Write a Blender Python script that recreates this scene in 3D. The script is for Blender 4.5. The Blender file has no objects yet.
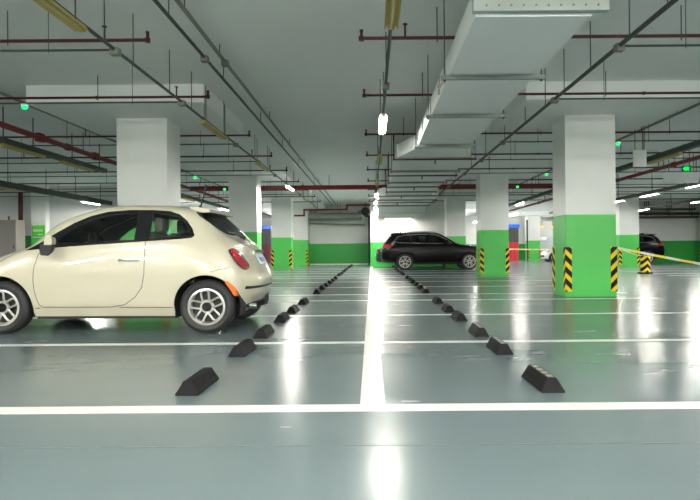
import bpy, bmesh, math, random
import numpy as np
from mathutils import Vector, Matrix
from mathutils.geometry import delaunay_2d_cdt

random.seed(7)
SC = bpy.context.scene
COL = SC.collection
PI = math.pi

# ------------------------------------------------------------------ materials
def new_mat(name):
    m = bpy.data.materials.new(name)
    m.use_nodes = True
    nt = m.node_tree
    b = nt.nodes['Principled BSDF']
    return m, nt, b

def lin(c):
    return tuple(((v / 12.92) if v <= .04045 else ((v + .055) / 1.055) ** 2.4) for v in c)

def mat(name, col, rough=.5, metal=0., coat=0., vary=.06, scale=6., bump=0., bscale=40., spec=.5):
    """plain surface with a little procedural unevenness"""
    m, nt, b = new_mat(name)
    N, L = nt.nodes, nt.links
    tc = N.new('ShaderNodeTexCoord')
    nz = N.new('ShaderNodeTexNoise'); nz.inputs['Scale'].default_value = scale; nz.inputs['Detail'].default_value = 4
    L.new(tc.outputs['Object'], nz.inputs['Vector'])
    mx = N.new('ShaderNodeMix'); mx.data_type = 'RGBA'
    mx.inputs[6].default_value = tuple(max(0, c * (1 - vary)) for c in col) + (1,)
    mx.inputs[7].default_value = tuple(min(1, c * (1 + vary)) for c in col) + (1,)
    L.new(nz.outputs['Fac'], mx.inputs[0]); L.new(mx.outputs[2], b.inputs['Base Color'])
    b.inputs['Roughness'].default_value = rough
    b.inputs['Metallic'].default_value = metal
    b.inputs['Coat Weight'].default_value = coat
    b.inputs['Coat Roughness'].default_value = .04
    b.inputs['Specular IOR Level'].default_value = spec
    if bump:
        n2 = N.new('ShaderNodeTexNoise'); n2.inputs['Scale'].default_value = bscale
        L.new(tc.outputs['Object'], n2.inputs['Vector'])
        bp = N.new('ShaderNodeBump'); bp.inputs['Strength'].default_value = bump; bp.inputs['Distance'].default_value = .01
        L.new(n2.outputs['Fac'], bp.inputs['Height']); L.new(bp.outputs['Normal'], b.inputs['Normal'])
    return m

def emit(name, col, strength):
    m, nt, b = new_mat(name)
    b.inputs['Base Color'].default_value = (*col, 1)
    b.inputs['Emission Color'].default_value = (*col, 1)
    b.inputs['Emission Strength'].default_value = strength
    b.inputs['Roughness'].default_value = .3
    return m

def banded(name, white, green, h, rough=.35, coat=0.0):
    """white paint over a green dado up to height h (world metres)"""
    m, nt, b = new_mat(name)
    N, L = nt.nodes, nt.links
    ge = N.new('ShaderNodeNewGeometry'); sp = N.new('ShaderNodeSeparateXYZ')
    L.new(ge.outputs['Position'], sp.inputs[0])
    gt = N.new('ShaderNodeMath'); gt.operation = 'GREATER_THAN'; gt.inputs[1].default_value = h
    L.new(sp.outputs['Z'], gt.inputs[0])
    nz = N.new('ShaderNodeTexNoise'); nz.inputs['Scale'].default_value = 1.3; nz.inputs['Detail'].default_value = 6
    L.new(ge.outputs['Position'], nz.inputs['Vector'])
    mx = N.new('ShaderNodeMix'); mx.data_type = 'RGBA'
    mx.inputs[6].default_value = (*green, 1); mx.inputs[7].default_value = (*white, 1)
    L.new(gt.outputs[0], mx.inputs[0])
    hs = N.new('ShaderNodeHueSaturation')
    mr = N.new('ShaderNodeMapRange'); mr.inputs['To Min'].default_value = .92; mr.inputs['To Max'].default_value = 1.06
    L.new(nz.outputs['Fac'], mr.inputs['Value']); L.new(mr.outputs[0], hs.inputs['Value'])
    L.new(mx.outputs[2], hs.inputs['Color']); L.new(hs.outputs[0], b.inputs['Base Color'])
    b.inputs['Roughness'].default_value = rough
    b.inputs['Coat Weight'].default_value = coat
    return m

def floor_mat():
    m, nt, b = new_mat('epoxy_floor')
    N, L = nt.nodes, nt.links
    ge = N.new('ShaderNodeNewGeometry')
    mp = N.new('ShaderNodeMapping'); mp.inputs['Scale'].default_value = (.6, 1.3, 1); L.new(ge.outputs['Position'], mp.inputs['Vector'])
    def noise(scale, detail, rough=.5):
        n = N.new('ShaderNodeTexNoise'); n.inputs['Scale'].default_value = scale; n.inputs['Detail'].default_value = detail
        n.inputs['Roughness'].default_value = rough; L.new(mp.outputs[0], n.inputs['Vector']); return n
    nz = noise(.6, 5)
    mx = N.new('ShaderNodeMix'); mx.data_type = 'RGBA'
    mx.inputs[6].default_value = (.110, .147, .156, 1); mx.inputs[7].default_value = (.157, .200, .206, 1)
    L.new(nz.outputs['Fac'], mx.inputs[0]); L.new(mx.outputs[2], b.inputs['Base Color'])
    n3 = noise(1.7, 4)
    mr = N.new('ShaderNodeMapRange'); mr.inputs['From Min'].default_value = .1; mr.inputs['From Max'].default_value = .9
    mr.inputs['To Min'].default_value = .17; mr.inputs['To Max'].default_value = .31
    L.new(n3.outputs['Fac'], mr.inputs['Value']); L.new(mr.outputs[0], b.inputs['Roughness'])
    n2 = noise(2.3, 1)
    bp = N.new('ShaderNodeBump'); bp.inputs['Strength'].default_value = .14; bp.inputs['Distance'].default_value = .012
    L.new(n2.outputs['Fac'], bp.inputs['Height']); L.new(bp.outputs['Normal'], b.inputs['Normal'])
    b.inputs['Specular IOR Level'].default_value = .6
    return m

def stripes_mat(name, period=.17, axis='diag', a=(.004, .004, .004), c=(.80, .60, .015), rough=.45):
    m, nt, b = new_mat(name)
    N, L = nt.nodes, nt.links
    tc = N.new('ShaderNodeTexCoord'); sp = N.new('ShaderNodeSeparateXYZ'); L.new(tc.outputs['Object'], sp.inputs[0])
    if axis == 'diag':
        s1 = N.new('ShaderNodeMath'); s1.operation = 'ADD'; L.new(sp.outputs['X'], s1.inputs[0]); L.new(sp.outputs['Y'], s1.inputs[1])
        s2 = N.new('ShaderNodeMath'); s2.operation = 'ADD'; L.new(s1.outputs[0], s2.inputs[0]); L.new(sp.outputs['Z'], s2.inputs[1])
        src = s2.outputs[0]
    elif axis == 'chevron':
        at = N.new('ShaderNodeMath'); at.operation = 'ABSOLUTE'; L.new(sp.outputs['X'], at.inputs[0])
        s2 = N.new('ShaderNodeMath'); s2.operation = 'ADD'; L.new(at.outputs[0], s2.inputs[0]); L.new(sp.outputs['Z'], s2.inputs[1])
        src = s2.outputs[0]
    else:
        src = sp.outputs['X']
    dv = N.new('ShaderNodeMath'); dv.operation = 'DIVIDE'; dv.inputs[1].default_value = period; L.new(src, dv.inputs[0])
    fr = N.new('ShaderNodeMath'); fr.operation = 'FRACT'; L.new(dv.outputs[0], fr.inputs[0])
    gt = N.new('ShaderNodeMath'); gt.operation = 'GREATER_THAN'; gt.inputs[1].default_value = .54; L.new(fr.outputs[0], gt.inputs[0])
    mx = N.new('ShaderNodeMix'); mx.data_type = 'RGBA'
    mx.inputs[6].default_value = (*a, 1); mx.inputs[7].default_value = (*c, 1)
    L.new(gt.outputs[0], mx.inputs[0]); L.new(mx.outputs[2], b.inputs['Base Color'])
    b.inputs['Roughness'].default_value = rough
    b.inputs['Specular IOR Level'].default_value = .2
    return m

def glass_mat(name, tint, gloss=.12):
    m, nt, b = new_mat(name)
    N, L = nt.nodes, nt.links
    out = N['Material Output']
    nz = N.new('ShaderNodeTexNoise'); nz.inputs['Scale'].default_value = 3
    tr = N.new('ShaderNodeBsdfTransparent'); tr.inputs[0].default_value = (*tint, 1)
    gl = N.new('ShaderNodeBsdfGlossy'); gl.inputs['Roughness'].default_value = .02
    fr = N.new('ShaderNodeFresnel'); fr.inputs['IOR'].default_value = 1.5
    mx = N.new('ShaderNodeMixShader')
    L.new(fr.outputs[0], mx.inputs[0]); L.new(tr.outputs[0], mx.inputs[1]); L.new(gl.outputs[0], mx.inputs[2])
    L.new(mx.outputs[0], out.inputs['Surface'])
    return m

WHITE = (.81, .83, .80)
GREEN = (.080, .56, .095)
M = {}
M['floor'] = floor_mat()
M['line'] = mat('white_line_paint', (.68, .68, .665), .35, vary=.05, scale=3)
M['joint'] = mat('joint_filler', (.10, .12, .12), .6)
M['ceiling'] = mat('ceiling_paint', (.87, .89, .87), .75, vary=.07, scale=.5, bump=.05, bscale=3)
M['capital'] = mat('capital_paint', (.85, .87, .85), .7, vary=.04, scale=.8)
M['column'] = banded('column_paint', WHITE, GREEN, 1.58, .38)
M['wall_tall'] = banded('tall_band_wall_paint', (.66, .67, .66), (.02, .22, .04), 1.67, .45)
M['wall'] = banded('wall_paint', (.72, .73, .71), (.03, .36, .055), 1.36, .45)
M['grey_wall'] = mat('grey_wall_paint', (.36, .40, .42), .55, vary=.06, scale=.7)
M['guard'] = stripes_mat('hazard_stripes', .225)
M['bollard'] = stripes_mat('bollard_stripes', .24, 'chevron')
M['tape'] = stripes_mat('tape_stripes', .5, 'x', (.78, .76, .70), (.85, .72, .10), .35)
M['rubber'] = mat('black_rubber', (.008, .008, .009), .6, vary=.25, scale=20, bump=.1, spec=.12)
M['worn'] = mat('worn_rubber_top', (.34, .32, .29), .55, vary=.3, scale=25)
M['yellow'] = mat('yellow_reflector', (.80, .58, .03), .4)
M['red_pipe'] = mat('red_pipe_paint', (.07, .005, .006), .5, vary=.15)
M['red_main'] = mat('red_main_paint', (.20, .008, .010), .5, vary=.15)
M['grey_pipe'] = mat('grey_conduit', (.05, .058, .053), .45, .1, vary=.15)
M['pale_pipe'] = mat('pale_conduit', (.20, .20, .165), .45, .0, vary=.12)
M['tray'] = mat('green_grey_tray', (.038, .055, .045), .5, .1, vary=.1)
M['pale_tray'] = mat('pale_tray', (.17, .19, .165), .5, .0, vary=.1)
M['steel'] = mat('galvanised_steel', (.22, .25, .235), .4, .3, vary=.15, scale=12)
M['rod'] = mat('dark_rod', (.045, .05, .046), .5, .1)
M['duct'] = mat('duct_sheet', (.92, .94, .925), .65, .0, vary=.03, scale=1.2)
M['duct_edge'] = mat('duct_flange', (.40, .44, .40), .4, .2, vary=.08)
M['stencil'] = mat('red_stencil_paint', (.55, .10, .10), .6)
M['lamp_yellow'] = mat('aged_lamp_housing', (.55, .44, .13), .4, vary=.1)
M['lamp_white'] = mat('white_lamp_housing', (.75, .75, .70), .4)
M['tube_off'] = mat('unlit_tube', (.66, .58, .28), .25)
M['tube_on'] = emit('lit_tube', (1.0, .97, .90), 210)
M['tube_soft'] = emit('softer_lit_tube', (1.0, .97, .90), 80)
M['led_green'] = emit('green_indicator', (.0, 1.0, .07), 1.6)
M['exit_face'] = emit('exit_sign_face', (.0, .20, .03), .04)
M['exit_green'] = emit('exit_sign_green', (.0, 1.0, .10), .30)
M['exit_dark'] = mat('exit_sign_dark', (.01, .06, .02), .4)
M['sign_green'] = mat('green_sign_face', (.10, .62, .05), .35)
M['sign_white'] = mat('white_sign_face', (.80, .82, .80), .4)
M['blue'] = emit('blue_sign_light', (.02, .10, .62), .22)
M['lobby_dark'] = mat('dark_lobby_panel', (.07, .065, .07), .4)
M['lobby_maroon'] = mat('maroon_panel', (.17, .018, .03), .4)
M['lobby_red'] = mat('red_panel', (.62, .03, .045), .4)
M['orange_light'] = emit('orange_lamp', (1.0, .40, .10), .6)
M['cabinet'] = mat('grey_brown_cabinet', (.26, .24, .22), .5, vary=.1, scale=2)
M['foil'] = mat('crinkled_foil_lagging', (.26, .27, .245), .4, .3, vary=.25, scale=9, bump=.8, bscale=9)
M['brown_pipe'] = mat('brown_pipe', (.10, .07, .045), .5, .2, vary=.2)
# cars
M['cream'] = mat('cream_car_paint', (.545, .512, .385), .28, 0, .9, vary=.015, scale=2)
M['white_car'] = mat('white_car_paint', (.80, .81, .82), .28, 0, .9, vary=.01)
M['dark_brown'] = mat('dark_brown_car_paint', (.0045, .003, .003), .22, 0, 0, vary=.03, spec=.22)
M['navy'] = mat('navy_car_paint', (.002, .0025, .0045), .22, 0, 0, vary=.03, spec=.2)
M['dark_grey_car'] = mat('dark_grey_car_paint', (.02, .02, .023), .25, 0, 1., vary=.03)
M['black'] = mat('black_plastic', (.012, .012, .013), .5, vary=.1)
M['gloss_black'] = mat('gloss_black_trim', (.008, .008, .009), .15, vary=.1)
M['liner'] = mat('dark_liner', (.02, .02, .022), .8)
M['cabin'] = mat('grey_cabin_lining', (.11, .11, .105), .8)
M['seat'] = mat('grey_seat_cloth', (.20, .205, .19), .8, bump=.2)
M['tyre'] = mat('tyre_rubber', (.024, .024, .025), .6, vary=.15, scale=15)
M['alloy'] = mat('alloy_silver', (.52, .515, .49), .28, .55, vary=.05)
M['brake'] = mat('dark_brake', (.03, .028, .027), .5, .3)
M['chrome'] = mat('chrome', (.80, .80, .80), .08, 1., vary=.02)
M['lens_red'] = mat('red_lens', (.42, .02, .035), .1, 0, 1., vary=.05)
M['lens_orange'] = mat('orange_lens', (.85, .16, .02), .15, 0, 1., vary=.05)
M['lens_clear'] = mat('clear_lens', (.55, .57, .58), .08, .3, 1., vary=.05)
M['plate'] = mat('pale_blue_plate', (.42, .50, .62), .35)
M['plate_blue'] = mat('plate_blue_mark', (.10, .15, .30), .35)
M['glass'] = glass_mat('tinted_car_glass', (.86, .90, .87))
M['glass_dark'] = glass_mat('dark_car_glass', (.10, .11, .11))
M['wiper'] = M['black']

# ------------------------------------------------------------------ mesh helpers
class MB:
    def __init__(s):
        s.bm = bmesh.new()
    def box(s, x0, x1, y0, y1, z0, z1, bev=0.):
        r = bmesh.ops.create_cube(s.bm, size=1)
        vs = r['verts']
        for v in vs:
            v.co = Vector(((x0 + x1) / 2 + v.co.x * (x1 - x0), (y0 + y1) / 2 + v.co.y * (y1 - y0), (z0 + z1) / 2 + v.co.z * (z1 - z0)))
        if bev:
            es = list({e for v in vs for e in v.link_edges})
            bmesh.ops.bevel(s.bm, geom=es, offset=bev, segments=2, affect='EDGES', profile=.6)
        return s
    def tube(s, pts, r, seg=10, cap=True):
        pts = [Vector(p) for p in pts]
        rings = []
        n = len(pts)
        for i, p in enumerate(pts):
            if i == 0: d = pts[1] - p
            elif i == n - 1: d = p - pts[i - 1]
            else: d = (pts[i + 1] - p).normalized() + (p - pts[i - 1]).normalized()
            d.normalize()
            up = Vector((0, 0, 1)) if abs(d.z) < .9 else Vector((0, 1, 0))
            a = d.cross(up).normalized(); b = d.cross(a).normalized()
            k = 1.
            if 0 < i < n - 1:
                c = d.dot((p - pts[i - 1]).normalized()); k = 1 / max(.5, c)
                # widen mitre only across the bend plane - a plain scale is enough for thin pipes
                k = 1 + (k - 1) * .5
            rings.append([s.bm.verts.new(p + (a * math.cos(t) + b * math.sin(t)) * r * k)
                          for t in (2 * PI * q / seg for q in range(seg))])
        for A, B in zip(rings, rings[1:]):
            for q in range(seg):
                s.bm.faces.new((A[q], A[(q + 1) % seg], B[(q + 1) % seg], B[q]))
        if cap:
            s.bm.faces.new(rings[0][::-1]); s.bm.faces.new(rings[-1])
        return s
    def lathe(s, prof, c=(0, 0, 0), axis='z', seg=24, closed=False):
        """prof: list of (radius, height)"""
        c = Vector(c); rings = []
        for (r, h) in prof:
            ring = []
            for q in range(seg):
                t = 2 * PI * q / seg
                p = Vector((r * math.cos(t), r * math.sin(t), h))
                if axis == 'y': p = Vector((r * math.cos(t), h, r * math.sin(t)))
                if axis == 'x': p = Vector((h, r * math.cos(t), r * math.sin(t)))
                ring.append(s.bm.verts.new(c + p))
            rings.append(ring)
        pairs = list(zip(rings, rings[1:]))
        if closed: pairs.append((rings[-1], rings[0]))
        for A, B in pairs:
            for q in range(seg):
                s.bm.faces.new((A[q], A[(q + 1) % seg], B[(q + 1) % seg], B[q]))
        if not closed:
            if prof[0][0] > 1e-5: s.bm.faces.new(rings[0][::-1])
            if prof[-1][0] > 1e-5: s.bm.faces.new(rings[-1])
        return s
    def prism(s, poly, f0, f1):
        """poly of 2D points mapped by f0 / f1 (2D -> 3D) into the two end faces"""
        A = [s.bm.verts.new(f0(p)) for p in poly]; B = [s.bm.verts.new(f1(p)) for p in poly]
        n = len(poly)
        for q in range(n):
            s.bm.faces.new((A[q], A[(q + 1) % n], B[(q + 1) % n], B[q]))
        s.bm.faces.new(A[::-1]); s.bm.faces.new(B)
        return s
    def build(s, name, m, parent=None, smooth=False, angle=40):
        bmesh.ops.remove_doubles(s.bm, verts=s.bm.verts, dist=1e-5)
        bmesh.ops.recalc_face_normals(s.bm, faces=s.bm.faces)
        me = bpy.data.meshes.new(name); s.bm.to_mesh(me); s.bm.free()
        if smooth:
            me.polygons.foreach_set('use_smooth', [True] * len(me.polygons))
            try: me.set_sharp_from_angle(angle=math.radians(angle))
            except Exception: pass
        me.materials.append(m)
        o = bpy.data.objects.new(name, me); COL.objects.link(o)
        if parent: o.parent = parent
        return o

def thing(name, label, cat, loc=(0, 0, 0), rz=0., group=None):
    o = bpy.data.objects.new(name, None); COL.objects.link(o)
    o.empty_display_size = .1
    o.location = loc; o.rotation_euler = (0, 0, rz)
    return tag(o, label, cat, group)

def tag(o, label, cat, group=None):
    o['label'] = label; o['category'] = cat; o['kind'] = 'thing'
    if group: o['group'] = group
    return o

def struct(o, label=None):
    o['kind'] = 'structure'
    if label: o['label'] = label
    return o

def copy_tree(o, parent=None):
    c = o.copy(); COL.objects.link(c)
    if parent: c.parent = parent
    for ch in o.children:
        copy_tree(ch, c)
    return c

ORD = ['first', 'second', 'third', 'fourth', 'fifth', 'sixth', 'seventh', 'eighth', 'ninth', 'tenth', 'eleventh', 'twelfth',
       'thirteenth', 'fourteenth', 'fifteenth', 'sixteenth', 'seventeenth', 'eighteenth', 'nineteenth', 'twentieth',
       'twenty-first', 'twenty-second', 'twenty-third', 'twenty-fourth']

# ------------------------------------------------------------------ setting
SLAB = 3.81        # underside of slab
CAPZ = 3.50        # underside of the drop panels
fl = MB().box(-34, 34, -14, 52, -.3, 0).build('floor', M['floor']); struct(fl, 'glossy grey-green epoxy floor with white bay lines')
ce = MB().box(-34, 34, -14, 52, SLAB, SLAB + .3).build('ceiling', M['ceiling']); struct(ce, 'grey painted concrete slab ceiling')

def floor_strip(name, x0, x1, y0, y1, m, h=.0015):
    return MB().box(x0, x1, y0, y1, 0, h).build(name, m, fl)
BAYS = []
for k in range(5):
    base = 3.39 + 8.6 * k
    BAYS += [base, base + 2.4, base + 4.8, base + 7.2]
for Y in BAYS:
    if Y > 36: continue
    w = .15 if Y < 4 else .12
    xr = 4.9 if Y < 31.5 else -.3
    if Y < 4:
        floor_strip('bay_line', -5.3, 5.3, Y - w / 2, Y + w / 2, M['line'])
    else:
        floor_strip('bay_line', -5.3, -.076, Y - w / 2, Y + w / 2, M['line'])
        if Y < 31.5: floor_strip('bay_line', .076, 5.3, Y - w / 2, Y + w / 2, M['line'])
floor_strip('centre_line', -.076, .076, 3.465, 31.9, M['line'])
for x0 in (9.9,):
    for Y in BAYS[4:14]:
        floor_strip('bay_line', x0, x0 + 5, Y - .06, Y + .06, M['line'])
floor_strip('expansion_joint', -34, 34, 2.735, 2.744, M['joint'], .001)

def wall(name, x0, x1, y0, y1, label, m='wall', z1=SLAB):
    return struct(MB().box(x0, x1, y0, y1, 0, z1).build(name, M[m]), label)
wall('wall_back_left', -5.0, .02, 36.3, 36.6, 'white and dark green wall at the left end of the aisle')
wall('wall_back_right', -.05, 4.2, 32.0, 32.3, 'white and green wall behind the dark brown SUV')
wall('wall_return', -.05, .15, 32.3, 36.3, 'short white and green wall returning at the aisle end')
wall('wall_far', -34, 34, 50, 50.3, 'far white and green back wall')
wall('wall_left_near', -33, -9.4, 25.0, 25.3, 'white and green wall beyond the cream car', 'wall_tall')
wall('wall_right_far', 15.8, 33, 36.0, 36.3, 'white and green wall behind the black SUV at right')
wall('wall_left', -34.3, -34, -14, 52, 'left side wall'); wall('wall_right', 34, 34.3, -14, 52, 'right side wall')
wall('wall_behind', -34, 34, -14.3, -14, 'wall behind the camera')
wall('wall_grey', 13.7, 18, 47.0, 47.2, 'grey wall between the far columns', 'grey_wall', 3.2)
# baseboard-like pale strip at foot of end wall
struct(MB().box(-5.0, -.05, 36.27, 36.3, 0, .09).build('baseboard_back', M['sign_white']), 'pale skirting strip under the dark green wall')

# ------------------------------------------------------------------ columns
def guard_mesh():
    b = MB()
    b.box(-.012, .11, -.012, 0, .10, .955); b.box(-.012, 0, 0, .11, .10, .955)
    return b
GUARD = guard_mesh().build('corner_guard', M['guard'])
COL.objects.unlink(GUARD)

def column(cx, y0, label, wid=.97, dep=.78, guards='abcd', capital=True, top=None, group='concrete columns'):
    t = thing('concrete_column', label, 'column', (cx, y0 + dep / 2, 0), 0, group)
    ztop = CAPZ if capital else SLAB
    h = wid / 2; d = dep / 2
    sh = MB().box(-h, h, -d, d, 0, ztop, .012).build('column_shaft', M['column'], t)
    if capital:
        MB().box(cx - 1.53, cx + 1.53, y0 + d - 1.53, y0 + d + 1.53, CAPZ, SLAB).build('drop_panel', M['capital'], ce)
    spots = {'a': (-h, -d, 0), 'b': (h, -d, PI / 2), 'c': (h, d, PI), 'd': (-h, d, -PI / 2)}
    for g in guards:
        o = GUARD.copy(); COL.objects.link(o); o.parent = t
        o.location = (spots[g][0], spots[g][1], 0); o.rotation_euler = (0, 0, spots[g][2])
        o['label'] = 'yellow and black striped corner guard'
    return t
XL, XR = -4.40, 4.22
column(XL, 11.05, 'white column behind the cream hatchback, its green base hidden by the car')
column(XL, 19.7, 'green and white column just past the rear of the cream hatchback')
column(XL, 28.1, 'third green and white column in the left row, with hazard corner guards')
column(XL, 35.4, 'farthest left column, built against the dark green end wall', dep=.9)
column(XR, 11.05, 'biggest green and white column with yellow and black corner guards, right of centre')
column(XR, 19.7, 'green and white column hiding the nose of the dark brown SUV')
column(XR, 28.6, 'white and green column directly behind the dark brown SUV')
column(12.72, 28.35, 'green and white column just right of the biggest column, beside the black SUV')
column(12.9, 45.6, 'distant column seen in the gap right of the dark brown SUV')
column(20.62, 34.5, 'column at the right picture edge beyond the barrier tape', capital=False)
column(-14.3, 24.7, 'white pillar carrying a green sign, seen over the car bonnet', wid=.64, dep=.3, guards='', capital=False)

# ------------------------------------------------------------------ wheel stops
def stop_proto():
    t = thing('wheel_stop', '', 'wheel stop')
    b = MB()
    prof = [(-.076, 0), (.076, 0), (.076, .014), (.060, .030), (.036, .082), (.028, .092), (-.028, .092), (-.036, .082), (-.060, .030), (-.076, .014)]
    rows = [(-.24, 0), (-.236, .35), (-.215, 1), (.215, 1), (.236, .35), (.24, 0)]
    A = []
    for y, in ((-.24,), (.24,)):
        A.append([b.bm.verts.new((x, y * (1 - .10 * (z / .092)), z)) for x, z in prof])
    n = len(prof)
    for q in range(n): b.bm.faces.new((A[0][q], A[0][(q + 1) % n], A[1][(q + 1) % n], A[1][q]))
    b.bm.faces.new(A[0][::-1]); b.bm.faces.new(A[1])
    bmesh.ops.bevel(b.bm, geom=[e for e in b.bm.edges], offset=.003, segments=1, affect='EDGES')
    b.build('stop_body', M['rubber'], t)
    return t
SP = stop_proto()
def patches(t, kind):
    for i, y in enumerate((-.15, -.05, .05, .15)):
        MB().box(-.018, .018, y - .033, y + .033, .0915, .0938).build('reflective_pad', M[kind], t)['label'] = \
            'worn pale pad' if kind == 'worn' else 'yellow reflective pad'
first = True
for side, X in (('left', -1.19), ('right', 1.16)):
    n = 0
    for b0 in BAYS:
        if b0 in (BAYS[3], BAYS[7], BAYS[11], BAYS[15]): continue
        for off in (.55, 1.89):
            Y = b0 + off
            if Y > (35.8 if side == 'left' else 31.2): continue
            if first: o = SP; first = False
            else:
                o = SP.copy(); COL.objects.link(o)
                c = SP.children[0].copy(); COL.objects.link(c); c.parent = o
            o.location = (X + random.uniform(-.01, .01), Y, 0)
            o.rotation_euler = (0, 0, random.uniform(-.02, .02))
            lab = 'black rubber wheel stop, %s from the camera in the %s row' % ('nearest' if n == 0 else ORD[n], side)
            if side == 'right' and n < 3:
                patches(o, 'worn')
            if side == 'right' and n in (6, 7, 14):
                patches(o, 'yellow'); lab = 'wheel stop with yellow pads, %s from the camera in the right row' % ORD[n]
            if side == 'left' and n in (9, 10, 13):
                patches(o, 'yellow')
            o['label'] = lab
            o['group'] = '%s row of wheel stops' % side
            n += 1

# ------------------------------------------------------------------ cars
def catmull(P0, P1, P2, P3, f):
    f = f[..., None]
    return .5 * (2 * P1 + (P2 - P0) * f + (2 * P0 - 5 * P1 + 4 * P2 - P3) * f ** 2 + (3 * P1 - P0 - 3 * P2 + P3) * f ** 3)

class Skin:
    """half a car body: table of stations (rear wraps to the centre line) x rows (bottom to roof centre)"""
    def __init__(s, tab):
        T = np.array(tab, float)                       # (nu, nt, 3), y >= 0
        mir = np.array([1, -1, 1.])
        T = np.concatenate([(T[1] * mir)[None], T, (T[-2] * mir)[None]], 0)
        bot = 2 * T[:, 0] - T[:, 1]
        T = np.concatenate([bot[:, None], T, (T[:, -2] * mir)[:, None]], 1)
        s.T = T; s.nu = T.shape[0] - 2; s.nt = T.shape[1] - 2
    def at(s, u, t):
        u = np.clip(np.asarray(u, float), 0, s.nu - 1); t = np.clip(np.asarray(t, float), 0, s.nt - 1)
        iu = np.minimum(u.astype(int), s.nu - 2); it = np.minimum(t.astype(int), s.nt - 2)
        fu, ft = u - iu, t - it
        R = []
        for a in range(4):
            R.append(catmull(*[s.T[iu + a, it + b] for b in range(4)], ft))
        return catmull(*R, fu)
    def normal(s, u, t):
        e = 1e-3
        du = s.at(np.clip(u + e, 0, s.nu - 1), t) - s.at(np.clip(u - e, 0, s.nu - 1), t)
        dt = s.at(u, np.clip(t + e, 0, s.nt - 1)) - s.at(u, np.clip(t - e, 0, s.nt - 1))
        n = np.cross(dt, du)
        return n / np.maximum(np.linalg.norm(n, axis=-1, keepdims=True), 1e-9)
    def prep(s, umin, umax, tmax):
        U, T = np.meshgrid(np.arange(umin, umax, .04), np.arange(0, tmax, .04), indexing='ij')
        s.gU, s.gT = U.ravel(), T.ravel(); s.gP = s.at(s.gU, s.gT)
    def invert(s, x, z):
        d = (s.gP[:, 0] - x) ** 2 + (s.gP[:, 2] - z) ** 2
        k = int(np.argmin(d)); u, t = s.gU[k], s.gT[k]
        for _ in range(5):
            e = 1e-3
            p = s.at(u, t); pu = (s.at(u + e, t) - p) / e; pt = (s.at(u, t + e) - p) / e
            J = np.array([[pu[0], pt[0]], [pu[2], pt[2]]]); r = np.array([x - p[0], z - p[2]])
            try: q = np.linalg.solve(J, r)
            except Exception: break
            q = np.clip(q, -.08, .08)
            u = float(np.clip(u + q[0], 0, s.nu - 1)); t = float(np.clip(t + q[1], 0, s.nt - 1))
        return u, t

def dens(pts, step, closed=True):
    out = []; n = len(pts)
    for i in range(n if closed else n - 1):
        a, b = pts[i], pts[(i + 1) % n]
        k = max(1, int(math.hypot(b[0] - a[0], b[1] - a[1]) / step))
        out += [(a[0] + (b[0] - a[0]) * q / k, a[1] + (b[1] - a[1]) * q / k) for q in range(k)]
    if not closed: out.append(pts[-1])
    return out

def smooth_loop(pts, n=6):
    """closed Catmull-Rom through the points"""
    out = []; k = len(pts)
    for i in range(k):
        P = [np.array(pts[(i + a) % k], float) for a in (-1, 0, 1, 2)]
        for q in range(n):
            out.append(tuple(catmull(*P, np.array(q / n))))
    return out

def offset_loop(pts, d):
    n = len(pts); A = sum(pts[i][0] * pts[(i + 1) % n][1] - pts[(i + 1) % n][0] * pts[i][1] for i in range(n))
    sg = 1 if A > 0 else -1; out = []
    for i in range(n):
        a, b, c = pts[i - 1], pts[i], pts[(i + 1) % n]
        t = Vector((c[0] - a[0], c[1] - a[1])); t.normalize()
        out.append((b[0] + t.y * d * sg, b[1] - t.x * d * sg))
    return out

def ribbon(pts, w):
    """thin closed polygon around an open line"""
    n = len(pts); L, R = [], []
    for i in range(n):
        a, c = pts[max(0, i - 1)], pts[min(n - 1, i + 1)]
        t = Vector((c[0] - a[0], c[1] - a[1])); t.normalize()
        L.append((pts[i][0] - t.y * w / 2, pts[i][1] + t.x * w / 2)); R.append((pts[i][0] + t.y * w / 2, pts[i][1] - t.x * w / 2))
    return L + R[::-1]

def in_poly(px, py, poly):
    P = np.array(poly); x0, y0 = P[:, 0], P[:, 1]; x1, y1 = np.roll(x0, -1), np.roll(y0, -1)
    c = np.zeros(len(px), bool)
    for a, b, e, f in zip(x0, y0, x1, y1):
        if b == f: continue
        m = ((b > py) != (f > py)) & (px < (e - a) * (py - b) / (f - b) + a)
        c ^= m
    return c

def make_skin_parts(sk, feats, res=(7, 6)):
    """feats: ordered list (name, polygon, space) - space 'xz' (side view metres) or 'ut'. The LAST polygon holding a triangle names it."""
    loops = []
    for name, poly, space in feats:
        if space == 'xz':
            poly = [sk.invert(x, z) for x, z in poly]
        loops.append((name, poly))
    V = []; E = []
    U = np.linspace(0, sk.nu - 1, (sk.nu - 1) * res[0] + 1); T = np.linspace(0, sk.nt - 1, (sk.nt - 1) * res[1] + 1)
    seg = []
    for name, p in loops:
        i0 = len(V); V += [Vector((a, b)) for a, b in p]
        E += [(i0 + i, i0 + (i + 1) % len(p)) for i in range(len(p))]
        seg += list(p)
    S = np.array(seg) if seg else np.zeros((0, 2))
    for u in U:
        for t in T:
            edge = u in (U[0], U[-1]) or t in (T[0], T[-1])
            if not edge and len(S) and np.min((S[:, 0] - u) ** 2 + (S[:, 1] - t) ** 2) < .0035: continue
            V.append(Vector((float(u), float(t))))
    ov, oe, of, *_ = delaunay_2d_cdt(V, E, [], 0, 1e-5)
    uv = np.array([(v.x, v.y) for v in ov]); F = np.array([f[:3] for f in of])
    c = uv[F].mean(1)
    lab = np.array(['body'] * len(F), dtype=object)
    for name, p in loops:
        lab[in_poly(c[:, 0], c[:, 1], p)] = name
    P = sk.at(uv[:, 0], uv[:, 1]); Nn = sk.normal(uv[:, 0], uv[:, 1])
    return uv, P, Nn, F, lab

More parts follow.
